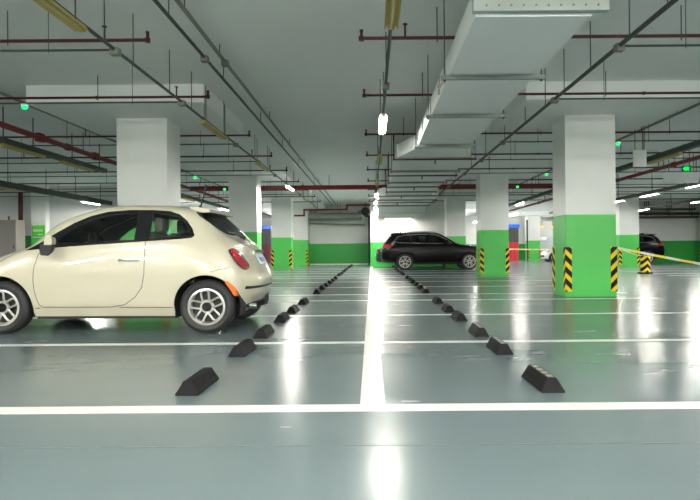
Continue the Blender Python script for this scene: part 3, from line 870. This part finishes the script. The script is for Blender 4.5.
suv = big_car('suv_car', 'dark brown SUV parked beside the central stripe, facing right', SUVT, 'dark_brown', 1., None, (0, 2.92), .378, .27)
suv.location = (4.44, 26.95, 0); suv.rotation_euler = (0, 0, PI)
suv2 = copy_tree(suv); suv2['label'] = 'black SUV backed out of the bay beyond the barrier tape at right, tail visible'
suv2.location = (12.6, 33.2, 0); suv2.rotation_euler = (0, 0, 0)
for c in suv2.children:
    if c.type == 'MESH' and c.material_slots[0].material == M['dark_brown']:
        c.material_slots[0].link = 'OBJECT'; c.material_slots[0].material = M['navy']
sed = big_car('saloon_car', 'dark saloon mostly hidden behind the dark brown SUV, tail lamp showing', sedan_table(), 'dark_grey_car', .845, None, (0, 2.55), .33, .23, suv=False)
sed.location = (4.06, 30.45, 0); sed.rotation_euler = (0, 0, PI)

# ------------------------------------------------------------------ duct
dt = thing('air_duct', 'wide white sheet-metal air duct hung under the ceiling right of the lamps', 'duct', (1.4, 4.9, 2.93))
dx, dy, dz = 1.4, 4.9, 2.93
def dbox(x0, x1, y0, y1, z0, z1): return (x0 - dx, x1 - dx, y0 - dy, y1 - dy, z0 - dz, z1 - dz)
def frustum(b, A, ya, B, yb):
    f = lambda R, y: [b.bm.verts.new((p[0] - dx, y - dy, p[1] - dz)) for p in ((R[0], R[2]), (R[1], R[2]), (R[1], R[3]), (R[0], R[3]))]
    a, c = f(A, ya), f(B, yb)
    for q in range(4): b.bm.faces.new((a[q], a[(q + 1) % 4], c[(q + 1) % 4], c[q]))
    b.bm.faces.new(a[::-1]); b.bm.faces.new(c)
S = [((.91, 1.91, 2.93, 3.20), 4.95, 11.3), ((.58, 2.16, 2.93, 3.22), 12.5, 20.8), ((.30, 2.52, 2.93, 3.22), 21.5, 26.4), ((.34, 2.6, 2.68, 3.22), 27.3, 31.95)]
for i, (R, a, c) in enumerate(S):
    b = MB(); frustum(b, R, a, R, c); b.build('duct_section', M['duct'], dt)
    if i < 3:
        b = MB(); frustum(b, R, c, S[i + 1][0], S[i + 1][1]); b.build('duct_transition', M['duct'], dt)
    for y in (a + .02, c - .02):
        if i == 0 and y < 6: continue
        b = MB(); b.box(*dbox(R[0] - .03, R[1] + .03, y - .02, y + .02, R[2] - .012, R[3] + .012)); b.build('duct_flange', M['duct_edge'], dt)
b = MB(); b.box(*dbox(.88, 2.03, 4.86, 4.93, 2.945, 3.55), .004); b.build('end_plate', M['duct_edge'], dt)
for q in range(10):
    MB().lathe([(0, -.008), (.009, -.006), (.011, 0)], (.99 + q * .105 - dx, 4.86 - dy, 2.99 - dz), 'y', 8).build('rivet', M['steel'], dt)
b = MB()
for y in (7.0, 7.5, 8.6, 9.9): b.box(*dbox(.893, .91, y, y + .02, 2.95, 3.2))
b.build('side_seam', M['duct_edge'], dt)
b = MB()                                                # worn red stencilled characters, no longer legible
for (y, z0, z1, w) in ((7.05, 3.0, 3.14, .03), (7.12, 3.06, 3.09, .10), (7.2, 3.0, 3.13, .03), (7.32, 3.02, 3.05, .12), (7.36, 3.05, 3.15, .03), (7.55, 3.02, 3.14, .03), (7.6, 3.09, 3.12, .1), (7.66, 2.99, 3.07, .03)):
    b.box(*dbox(.907, .9105, y, y + w, z0, z1))
b.build('stencil_mark', M['stencil'], dt)
for i, Y in enumerate((6.6, 8.5, 10.9, 14.45, 16.9, 19.6, 22.8, 25.6)):
    R = [s for s in S if s[1] <= Y <= s[2] + .01][0][0]
    t = thing('duct_hanger', '%s galvanised trapeze bar under the white duct, counted from the camera' % ORD[i], 'hanger', (R[0], Y, 2.9), 0, 'trapeze hangers under the duct')
    MB().box(-.09, R[1] - R[0] + .09, -.02, .02, -.025, .022).build('cross_bar', M['steel'], t)
    for x in (-.055, R[1] - R[0] + .055):
        MB().tube([(x, 0, -.045), (x, 0, SLAB - 2.9)], .007, 6).tube([(x, 0, -.045), (x, 0, -.02)], .016, 6).build('hanger_rod', M['rod'], t)

# ------------------------------------------------------------------ sprinkler pipes
SY = [6.83, 9.35, 12.5, 15.25, 18.0, 20.95, 23.9, 26.8, 29.7]
PZ = 3.445
def head(x, up=True, z=PZ):
    b = MB()
    if up:
        b.tube([(x, 0, z), (x, 0, z + .16)], .012, 6).lathe([(0, 0), (.03, 0), (.03, .008), (0, .012)], (x, 0, z + .16), 'z', 10)
    else:
        b.tube([(x, 0, z), (x, 0, z - .07)], .014, 6).lathe([(0, 0), (.028, 0), (.012, .03), (0, .03)], (x, 0, z - .09), 'z', 10)
    return b
for i, Y in enumerate(SY):
    for side in ('left', 'right'):
        x_in, x_out = (-2.64, -30) if side == 'left' else (-.10, 30)
        if side == 'right' and Y > 26: x_out = 30
        t = thing('sprinkler_pipe', 'thin dark red sprinkler pipe, %s from the camera on the %s of the ceiling' % ('nearest' if i == 0 else ORD[i], side), 'pipe', (0, Y, 0), 0, 'sprinkler branch pipes')
        b = MB().tube([(x_in, 0, PZ + .10), (x_in, 0, PZ), (x_out, 0, PZ)], .023, 8)
        b.lathe([(0, 0), (.032, 0), (.032, .05), (0, .05)], (x_in, 0, PZ - .027), 'z', 10)
        b.build('pipe_run', M['red_pipe'], t, True)
        sg = -1 if side == 'left' else 1
        rods = (4.3, 6.6, 9.5, 13.0) if side == 'left' else (.8 if i < 1 else .72, 3.7, 6.5, 9.5, 13.0)
        for r in rods:
            x = sg * (r + .13 * (i % 2))
            ztop = CAPZ if (abs(abs(x) - 4.3) < 1.5 and abs(Y - 11.44) < 1.5) else SLAB
            MB().tube([(x, 0, PZ - .05), (x, 0, ztop)], .007, 6).build('hanger_rod', M['rod'], t)
        MB().lathe([(.030, -.012), (.030, .012)], (sg * 4.45, 0, PZ), 'x', 10).build('pipe_clamp', M['rod'], t)
        hx = (-3.15, -6.2, -9.2) if side == 'left' else (.42 if i == 0 else None, 5.9, 9.0)
        for x in hx:
            if x is None: continue
            if abs(abs(x) - 4.3) < 1.6 and abs(Y - 11.44) < 1.5: continue
            head(x).build('sprinkler_head', M['red_pipe'], t, True)
        if side == 'right' and 2 <= i <= 6:
            R = [s for s in S if s[1] <= Y + .3 and Y <= s[2] + .75]
            xd = {2: .50, 3: .46, 4: .45, 5: .2, 6: .2}[i]; xe = 2.3 if i < 5 else 2.66
            b = MB().tube([(xd, 0, PZ), (xd, 0, 2.89), (xe, 0, 2.89)], .019, 8); b.build('drop_branch', M['red_pipe'], t, True)
            head(xd + .9, False, 2.89).build('sprinkler_head', M['red_pipe'], t, True)
            MB().tube([(xe - .03, 0, 2.87), (xe - .03, 0, SLAB)], .007, 6).build('hanger_rod', M['rod'], t)

# red fire mains
t = thing('fire_main_pipe', 'thick red fire main crossing the ceiling from side to side', 'pipe', (0, 21.95, 3.33))
MB().tube([(-6.9, 0, 0), (8.75, 0, 0)], .088, 14).build('main_run', M['red_main'], t, True)
for x in (-5.2, -1.6, 1.9, 6.4):
    MB().tube([(x, 0, .06), (x, 0, SLAB - 3.33)], .01, 6).build('hanger_rod', M['rod'], t)
for x in (-6, -2.6, 3.3, 7.2): MB().lathe([(.105, -.05), (.105, .05)], (x, 0, 0), 'x', 14).build('pipe_coupling', M['red_main'], t, True)
for nm, X, y0 in (('left', -6.9, 4.), ('right', 8.75, 4.)):
    t = thing('fire_main_pipe', 'red fire main running away along the %s ceiling to the crossing main' % nm, 'pipe', (X, y0, 3.33))
    MB().tube([(0, 0, 0), (0, 40 - y0, 0)], .058, 12).build('main_run', M['red_main'], t, True)
    for y in (9.5, 13.1, 16.6, 25, 30): MB().lathe([(.08, -.06), (.08, .06)], (0, y - y0, 0), 'y', 12).build('pipe_coupling', M['red_main'], t, True)
    for y in (7.3, 10.2, 13.8, 17.2, 24.5, 29): MB().tube([(0, y - y0, .05), (0, y - y0, SLAB - 3.33)], .012, 6).build('hanger_rod', M['rod'], t)
    for y in (12.0, 14.4): # short valves
        b = MB().box(-.06, .06, y - y0 - .1, y - y0 + .1, -.09, .09, .02); b.build('valve_body', M['red_main'], t)

# ------------------------------------------------------------------ lamp rows
LZ = 3.20
def conduit_row(X, y0, y1, label, boxes, rods, r=.02, z=LZ, m='grey_pipe'):
    t = thing('lamp_conduit', label, 'conduit', (X, y0, z))
    MB().tube([(0, 0, 0), (0, y1 - y0, 0)], r, 8).build('conduit_pipe', M[m], t, True)
    for y in boxes:
        MB().box(-.05, .05, y - y0 - .05, y - y0 + .05, -.06, .02, .008).build('junction_box', M['pale_pipe'], t)
    for y in rods:
        ztop = CAPZ if any(abs(y - c) < 1.53 for c in (11.44, 20.09, 28.5)) and (abs(X - XL) < 1.53 or abs(X - XR) < 1.53) else SLAB
        MB().tube([(0, y - y0, 0), (0, y - y0, ztop - z)], .007, 6).build('hanger_rod', M['rod'], t)
    return t
XC = [6.46, 8.73, 12.2, 14.6, 17.2, 20.6, 23.2]
conduit_row(-2.86, 2.5, 31, 'dark lamp conduit running away above the left wheel stops', XC, [4.9, 6.2, 6.95, 8.2, 9.2, 10.0, 11.3, 14.2, 16.2, 19.5, 24, 28])
conduit_row(.213, 2.5, 31.5, 'dark lamp conduit running away above the central stripe', [7.9], [4.9, 7.6, 9.3, 12.6, 15.9, 20, 24, 28])
conduit_row(2.80, 2.5, 31.5, 'dark lamp conduit running away right of the white duct', XC, [5.4, 6.2, 7.3, 8.3, 9.2, 10.4, 12, 14, 16, 19, 23, 27], .026)
conduit_row(-2.27, 1.5, 34, 'dark ceiling conduit, inner one of the pair left of centre', [7.9], [6.5, 8.9, 11.9, 14.8, 18, 23], .022, 3.59)
conduit_row(-2.09, 1.5, 34, 'pale ceiling conduit beside the dark one left of centre', [8.3], [6.5, 8.0, 11.9, 14.8, 18, 23], .026, 3.66, 'pale_pipe')
conduit_row(-6.4, 3, 34, 'pale conduit close under the left ceiling', [8.5], [6, 8, 9.9, 11.9, 14, 17], .03, 3.70, 'pale_pipe')
conduit_row(6.35, 3, 34, 'pale conduit close under the right ceiling', [9.5], [6, 8, 9.9, 11.9, 14, 17], .03, 3.70, 'pale_pipe')
k = 0
for i, Y in enumerate(XC):
    for side, x0, x1 in (('left', -2.86, -20.), ('right', 2.80, 20.)):
        t = thing('branch_conduit', 'thin grey branch conduit, %s from the camera on the %s' % ('nearest' if i == 0 else ORD[i], side), 'conduit', (x0, Y, LZ), 0, 'branch conduits to the indicators')
        MB().tube([(0, 0, 0), (x1 - x0, 0, 0)], .013, 6).build('conduit_pipe', M['grey_pipe'], t, True)
        sg = 1 if x1 > x0 else -1
        for d in (.75, 3.1, 6.0):
            x = x0 + sg * d
            ztop = CAPZ if abs(abs(x) - 4.3) < 1.53 and any(abs(Y - c) < 1.53 for c in (11.44, 20.09)) else SLAB
            MB().tube([(sg * d, 0, -.03), (sg * d, 0, ztop - LZ)], .005, 6).build('hanger_rod', M['rod'], t)
        t = thing('bay_indicator', 'glowing green bay indicator under the %s branch conduit on the %s' % ('nearest' if i == 0 else ORD[i], side), 'indicator light', (sg * 5.25, Y, LZ - .015), 0, 'green bay indicators')
        MB().lathe([(0, -.03), (.045, -.03), (.055, 0), (.02, .01), (0, .01)], (0, 0, 0), 'z', 14).build('indicator_base', M['sign_white'], t, True)
        MB().lathe([(0, -.075), (.03, -.065), (.042, -.03), (0, -.03)], (0, 0, 0), 'z', 14).build('indicator_lens', M['led_green'], t, True)

def lamp(X, yc, z, label, lit=True, L=1.45, rz=0., group='fluorescent lamps', rods=False, bare=False, soft=False):
    t = thing('fluorescent_lamp', label, 'lamp', (X, yc, z), rz, group)
    b = MB()
    e = -.055
    prof = [(-.07, e), (-.035, 0), (.035, 0), (.07, e), (.064, e), (.031, -.006), (-.031, -.006), (-.064, e)]
    if bare: prof = [(-.03, -.028), (-.03, 0), (.03, 0), (.03, -.028)]
    h = L / 2
    b.prism(prof, lambda p: (p[0], -h, p[1]), lambda p: (p[0], h, p[1]))
    for s in (-1, 1): b.box(-.035, .035, s * (h - .02) - .02, s * (h - .02) + .02, -.06, 0)
    b.build('lamp_housing', M['lamp_white' if lit else 'lamp_yellow'], t)
    if rods:
        for s in (-1, 1): MB().tube([(s * .045, s * .5, -.02), (s * .045, s * .5, SLAB - z)], .007, 6).build('hanger_rod', M['rod'], t)
    b = MB().tube([(0, -h + .03, -.044 if lit else -.044), (0, h - .03, -.044 if lit else -.044)], .016, 8)
    b.build('lamp_tube', M[('tube_soft' if soft else 'tube_on') if lit else 'tube_off'], t, True)
    return t
# left row of lamps
LAMP_L = [(5.0, 0), (10.55, 0), (15.2, 0), (20.4, 1), (25.2, 0), (29.6, 0)]
for i, (y, on) in enumerate(LAMP_L):
    lamp(-2.86, y, LZ - .02, ('unlit yellowed' if not on else 'lit white') + ' tube lamp, %s from the camera on the left lamp conduit' % ('nearest' if i == 0 else ORD[i]), on, rods=True)
LAMP_C = [(5.0, 0), (10.2, 1), (14.2, 0), (19.0, 0), (23.4, 1), (27.0, 1), (30.6, 1)]
for i, (y, on) in enumerate(LAMP_C):
    lamp(.213, y, LZ - .02, ('unlit yellowed' if not on else 'lit white') + ' tube lamp, %s from the camera above the central stripe' % ('nearest' if i == 0 else ORD[i]), on, rods=True, soft=y < 24)
# cable trays with lamps over the side lanes
def tray(X, y0, y1, z, label, rods, w=.075, m='tray', hh=.055):
    t = thing('cable_tray', label, 'cable tray', (X, y0, z))
    MB().box(-w, w, 0, y1 - y0, -hh, hh, .006).build('tray_channel', M[m], t)
    for y in rods: MB().tube([(0, y - y0, .04), (0, y - y0, SLAB - z)], .013, 6).build('hanger_rod', M['rod'], t)
tray(-7.22, 11.25, 15.6, 3.13, 'short dark green cable tray at upper left above the cream car', [11.3, 12.3, 13.9, 15.3])
tray(-7.15, 18.2, 34, 3.06, 'dark green cable tray glimpsed beyond the first left column', [19, 21, 24, 27])
tray(-11.3, 6.0, 24.9, 3.04, 'long grey cable tray with lit lamp left above the car bonnet', [13, 14.6, 16.2, 17.9, 20, 22, 24], .10, 'tray', .09)
tray(6.72, 9, 34, 3.06, 'dark green cable tray right of the biggest column', [11.5, 14.2, 17, 20, 24, 28])
tray(10.75, 8, 34.5, 3.06, 'lower grey cable tray with lit lamps at upper right', [13, 16, 19, 22, 25, 28], .08, 'tray')
tray(14.6, 12, 34, 3.06, 'outermost cable tray with lit lamps at the right edge', [17, 20, 24, 28], .07, 'tray')
for (X, y, on, lab) in ((-7.22, 14.15, 0, 'unlit yellowed lamp under the short dark green tray at upper left'),
                        (-7.22, 11.98, 0, 'unlit lamp at the near end of the short dark green tray, at the left edge'),
                        (-7.15, 22.6, 0, 'unlit lamp under the tray beyond the first left column'),
                        (-7.15, 28.0, 1, 'far lit lamp under the tray beyond the first left column'),
                        (-11.3, 23.2, 1, 'lit lamp under the long grey tray above the car windscreen'),
                        (-11.3, 17.5, 0, 'unlit lamp under the long grey tray at left'),
                        (6.72, 13.2, 0, 'unlit yellowed lamp under the dark green tray beside the hanging white board'),
                        (6.72, 18.6, 1, 'lit lamp on the dark green tray just past the biggest column'),
                        (6.72, 26.0, 1, 'lit lamp seen between the two right columns on the green tray'),
                        (10.75, 18.9, 1, 'lit lamp at the right edge under the lower grey tray'),
                        (10.75, 22.2, 1, 'lit lamp in the middle of the lower grey tray at right'),
                        (10.75, 25.2, 1, 'lit lamp at the lower grey tray nearest the biggest column'),
                        (10.75, 30.5, 1, 'far lit lamp under the lower grey tray at right'),
                        (14.6, 25.5, 1, 'lit lamp at the right edge below the grey tray'),
                        (14.6, 31.0, 1, 'far lit lamp under the outermost tray')):
    lamp(X, y, {-7.22: 3.075, -11.3: 2.95}.get(X, 3.005), lab, on, soft=X > 6)
lamp(1.45, 31.1, 2.63, 'added lit tube lamp under the far duct end, brightening the wall behind the dark brown SUV', True, 1.45, PI / 2, soft=True)  # added lamp, only there to brighten the end wall behind the SUV
# lamps of the driving lane behind and beside the viewpoint
for y in (1.2, -3.5, -8.):
    for x in (-9.5, -5.2, -.8, 3.6, 8.0, 12.5):
        lamp(x, y, 3.18 if y > -5 else 3.62, 'lit tube lamp over the driving lane behind the viewpoint', True, 1.45, PI / 2, 'driving lane lamps', True, y < -5)
for X, ys in ((-13.5, (8, 14)), (13.2, (6, 11, 16)), (-20, (12, 20)), (19, (12, 20, 28)), (-9, (34, 40, 45)), (0, (41, 46)), (8.5, (38, 43, 47)), (-17, (33, 41)), (16, (40, 45))):  # added fill lamps, put in to light the outer bays and far spaces
    for y in ys:
        lamp(X, y, 3.18, 'added lit tube lamp over the outer bays, filling in light', True, 1.45, 0, 'added outer bay lamps', True, y > 32)

# ------------------------------------------------------------------ signs and fittings
def board(name, label, cat, X, Y, z, w, h, m, dep=.03, rods=True):
    t = thing(name, label, cat, (X, Y, z))
    MB().box(-w / 2, w / 2, -dep / 2, dep / 2, -h / 2, h / 2, .004).build('sign_panel', M[m], t)
    if rods:
        for s in (-1, 1): MB().tube([(s * w * .35, 0, h / 2), (s * w * .35, 0, SLAB - z)], .012, 6).build('hanger_rod', M['pale_pipe'], t)
    return t
board('hanging_board', 'blank white board hanging from the ceiling just right of the biggest column', 'sign', 6.08, 13.0, 2.95, .30, .38, 'sign_white')
t = board('exit_sign', 'small glowing green exit sign with a running figure at the right edge', 'sign', 8.78, 16.0, 3.12, .24, .17, 'exit_dark', .05)
b = MB(); y = -.026
b.box(-.10, -.055, y - .002, y, -.02, .02).box(-.07, -.03, y - .002, y, -.045, .045)      # arrow
b.box(-.01, .03, y - .002, y, -.01, .035).box(.0, .02, y - .002, y, .04, .062).box(.02, .07, y - .002, y, .012, .03).box(-.03, .0, y - .002, y, -.055, -.01).box(.025, .06, y - .002, y, -.055, -.005)
b.build('exit_symbol', M['exit_green'], t)
b = MB(); b.box(-.12, .12, -.0255, -.018, -.08, .08); b.build('sign_glow_face', M['exit_face'], t)
board('hanging_board', 'large white board hanging behind the exit sign at the right edge', 'sign', 9.55, 17.7, 3.10, 1.1, .36, 'sign_white')
t = board('pillar_sign', 'green sign with white lettering on the white pillar above the car bonnet', 'sign', -14.28, 24.68, 1.855, .54, .5, 'sign_green', .04, False)
b = MB()
for q in range(7): b.box(-.21 + q * .058, -.17 + q * .058, -.024, -.02, -.02, .07)
b.build('sign_lettering', M['sign_white'], t); b = MB()
for q in range(4): b.box(-.02 + q * .055, .02 + q * .055, -.024, -.02, -.17, -.12)
b.build('sign_lettering', M['sign_white'], t)
t = thing('control_cabinet', 'tall grey-brown steel cabinet against the left wall, above the car bonnet', 'cabinet', (-14.9, 23.8, 0))
MB().box(-.39, .39, -.3, .3, 0, 2.28, .015).build('cabinet_body', M['cabinet'], t)
MB().box(-.37, .37, -.318, -.302, .1, 2.2, .006).build('cabinet_door', M['cabinet'], t)
MB().tube([(-.1, 0, 2.28), (-.1, 0, 2.45)], .035, 8).build('top_pipe', M['grey_pipe'], t)
MB().box(.28, .31, -.335, -.318, 1.1, 1.25).build('cabinet_handle', M['black'], t)
t = thing('riser_pipe', 'red vertical pipe dropping behind the cabinet at the left edge', 'pipe', (-15.0, 24.6, 2.0))
MB().tube([(0, 0, -1.9), (0, 0, 1.5)], .09, 12).build('pipe_run', M['red_pipe'], t, True)
t = thing('wall_panel_box', 'small dark wall box right of the green pillar sign', 'box', (-13.3, 24.9, 1.9))
MB().box(-.25, .25, -.08, .1, -.2, .22, .01).build('box_body', M['tray'], t)
MB().box(-.04, .02, -.09, -.08, -.02, .06).build('box_dial', M['sign_white'], t)

# lobby portals, far away
def portal(X, Y, low, label):
    t = thing('lobby_portal', label, 'doorway', (X, Y, 0))
    MB().box(-.42, .42, -.3, .3, 0, 1.45).build('lower_panel', M[low], t)['label'] = 'red lower panel'
    MB().box(-.42, .42, -.3, .3, 1.45, 2.6).build('upper_panel', M['lobby_dark'], t)
    MB().box(-.5, .5, -.36, .32, 2.6, 2.86, .01).build('sign_box', M['blue'], t)['label'] = 'blue lit sign box'
    for s in (-.2, .1): MB().box(s, s + .02, -.31, -.3, .05, 2.55).build('panel_seam', M['black'], t)
portal(-8.2, 44.5, 'lobby_maroon', 'dark maroon panel under a blue sign right of the cream car')
portal(11.15, 45.5, 'lobby_red', 'red and grey panel beside the column hiding the SUV nose')
t = thing('drop_pipe', 'dark vertical pipe on the far wall in the gap between the two right columns', 'pipe', (12.25, 45.2, 0))
MB().tube([(0, 0, 0), (0, 0, 3.2)], .07, 8).build('pipe_run', M['tray'], t, True)
for X, lab in ((13.9, 'left'), (14.75, 'right')):
    t = thing('orange_lamp', 'small orange lamp, %s one of two over the far grey wall' % lab, 'lamp', (X, 46.8, 2.72))
    MB().lathe([(0, -.1), (.14, -.07), (.16, 0), (.05, .04), (0, .04)], (0, 0, 0), 'z', 14).build('lamp_glass', M['orange_light'], t, True)
    MB().tube([(0, 0, .03), (0, 0, SLAB - 2.72)], .015, 6).build('hanger_rod', M['rod'], t)
t = thing('wall_notice', 'small pale notice on the far grey wall', 'sign', (14.05, 46.97, 1.75))
MB().box(-.25, .25, -.02, .02, -.14, .14).build('notice_panel', M['sign_white'], t)

# pipes over the end wall
t = thing('lagged_pipe', 'silver foil-lagged pipe above the dark green end wall', 'pipe', (-2.5, 35.2, 2.98))
MB().tube([(-1.35, 0, 0), (1.75, 0, .03)], .22, 14).build('pipe_lagging', M['foil'], t, True)
MB().lathe([(.27, -.12), (.30, 0), (.27, .12)], (1.80, 0, .08), 'x', 14).build('fan_housing', M['foil'], t, True)
for x in (-.9, .6): MB().tube([(x, 0, .2), (x, 0, SLAB - 2.98)], .012, 6).build('hanger_rod', M['rod'], t)
t = thing('fan_unit', 'small black fan unit above the right end of the dark green wall', 'fan', (-.36, 35.0, 3.28))
MB().lathe([(0, -.12), (.24, -.12), (.27, 0), (.24, .12), (0, .12)], (0, 0, 0), 'y', 18).build('fan_casing', M['black'], t, True)
MB().tube([(0, 0, .24), (0, 0, SLAB - 3.28)], .02, 6).build('hanger_rod', M['rod'], t)
t = thing('cranked_pipe', 'dark red cranked pipe stepping up above the dark green end wall', 'pipe', (0, 34.3, 0))
MB().tube([(-4.6, 0, 3.02), (-4.0, 0, 3.02), (-4.0, 0, 3.36), (-1.45, 0, 3.36), (-1.45, 0, 3.62), (.15, 0, 3.62)], .06, 10).build('pipe_run', M['red_main'], t, True)
for x in (-3.2, -2.0): MB().tube([(x, 0, 3.4), (x, 0, SLAB)], .01, 6).build('hanger_rod', M['rod'], t)
t = thing('drop_pipe', 'dark drop pipe at the corner where the dark and bright green walls meet', 'pipe', (-.14, 35.9, 0))
MB().tube([(0, 0, 0), (0, 0, 3.05), (-.25, 0, 3.05)], .07, 10).build('pipe_run', M['black'], t, True)
t = thing('end_wall_pipe', 'pale horizontal pipe along the top of the dark green end wall', 'pipe', (0, 35.85, 2.42))
MB().tube([(-3.85, 0, .2), (-.4, 0, .1)], .05, 10).build('pipe_run', M['pale_pipe'], t, True)
for i, (z, r, m) in enumerate(((3.05, .09, 'brown_pipe'), (2.82, .07, 'brown_pipe'), (3.3, .06, 'tray'))):
    t = thing('wall_top_pipe', ('upper dark pipe', 'lower brown pipe', 'topmost thin pipe')[(0, 1, 2)[i]] + ' along the top of the right far wall', 'pipe', (17, 35.75 - .25 * i, z))
    MB().tube([(-1.0, 0, 0), (4.5 if i < 2 else 2.9, 0, -.02)], r, 10).build('pipe_run', M[m], t, True)
    for x in (0, 1.4, 2.8): MB().tube([(x, 0, 0), (x, 0, SLAB - z)], .03, 6).build('hanger_rod', M['rod'], t)

# ------------------------------------------------------------------ bollards and tape
def bollard(X, Y, h, label):
    t = thing('striped_bollard', label, 'bollard', (X, Y, 0))
    MB().lathe([(0, 0), (.27, 0), (.27, .02), (.22, .05), (0, .05)], (0, 0, 0), 'z', 24).build('bollard_base', M['rubber'], t, True, 30)
    MB().lathe([(.165, .05), (.165, h - .03), (.15, h), (0, h)], (0, 0, 0), 'z', 24).build('bollard_post', M['bollard'], t, True, 40)
    return t
bollard(9.9, 20.8, .64, 'yellow and black striped bollard under the barrier tape')
def tape(p, q, label, sag=.05, w=.042):
    p, q = Vector(p), Vector(q); t = q - p; L = t.length
    o = thing('barrier_tape', label, 'barrier tape', p, math.atan2(t.y, t.x))
    b = MB(); n = 16; A = []
    dx_ = math.hypot(t.x, t.y)
    for i in range(n + 1):
        f = i / n; x = dx_ * f; z = t.z * f - sag * 4 * f * (1 - f)
        tw = .25 * math.sin(f * 7)
        A.append([b.bm.verts.new((x, s * math.sin(tw) * w / 2 + e, z + s * w / 2 * math.cos(tw))) for s, e in ((-1, 0), (1, 0), (1, .002), (-1, .002))])
    for a, c in zip(A, A[1:]):
        for k_ in range(4): b.bm.faces.new((a[k_], a[(k_ + 1) % 4], c[(k_ + 1) % 4], c[k_]))
    b.bm.faces.new(A[0][::-1]); b.bm.faces.new(A[-1])
    b.build('tape_strip', M['tape'], o)
tape((4.735, 11.02, .93), (5.75, 9.0, .56), 'yellow and white barrier tape slanting down from the biggest column to the right edge', .01)
bollard(5.75, 9.0, .64, 'yellow and black bollard just outside the right edge holding the tape')
tape((4.73, 19.9, .92), (12.2, 28.3, .93), 'barrier tape stretched behind the biggest column between two columns', .03)
tape((12.2, 28.4, .95), (9.95, 20.8, .60), 'barrier tape between the bollard and the column beside the black SUV', .06)

# ------------------------------------------------------------------ light, camera, look
w = bpy.data.worlds.new('world'); SC.world = w; w.use_nodes = True
w.node_tree.nodes['Background'].inputs[0].default_value = (.01, .011, .011, 1)
w.node_tree.nodes['Background'].inputs[1].default_value = 1
cam = bpy.data.cameras.new('camera'); co = bpy.data.objects.new('camera', cam); COL.objects.link(co)
co.location = (0, 0, .93); co.rotation_euler = (PI / 2, .008, 0)
cam.sensor_width = 36; cam.lens = 575 / 700 * 36; cam.shift_x = (350 - 371.5) / 700; cam.shift_y = 0
cam.clip_start = .05; cam.clip_end = 200
SC.camera = co
SC.view_settings.view_transform = 'Standard'; SC.view_settings.look = 'None'
SC.view_settings.exposure = 2.2; SC.view_settings.gamma = 1; SC.view_settings.use_curve_mapping = False
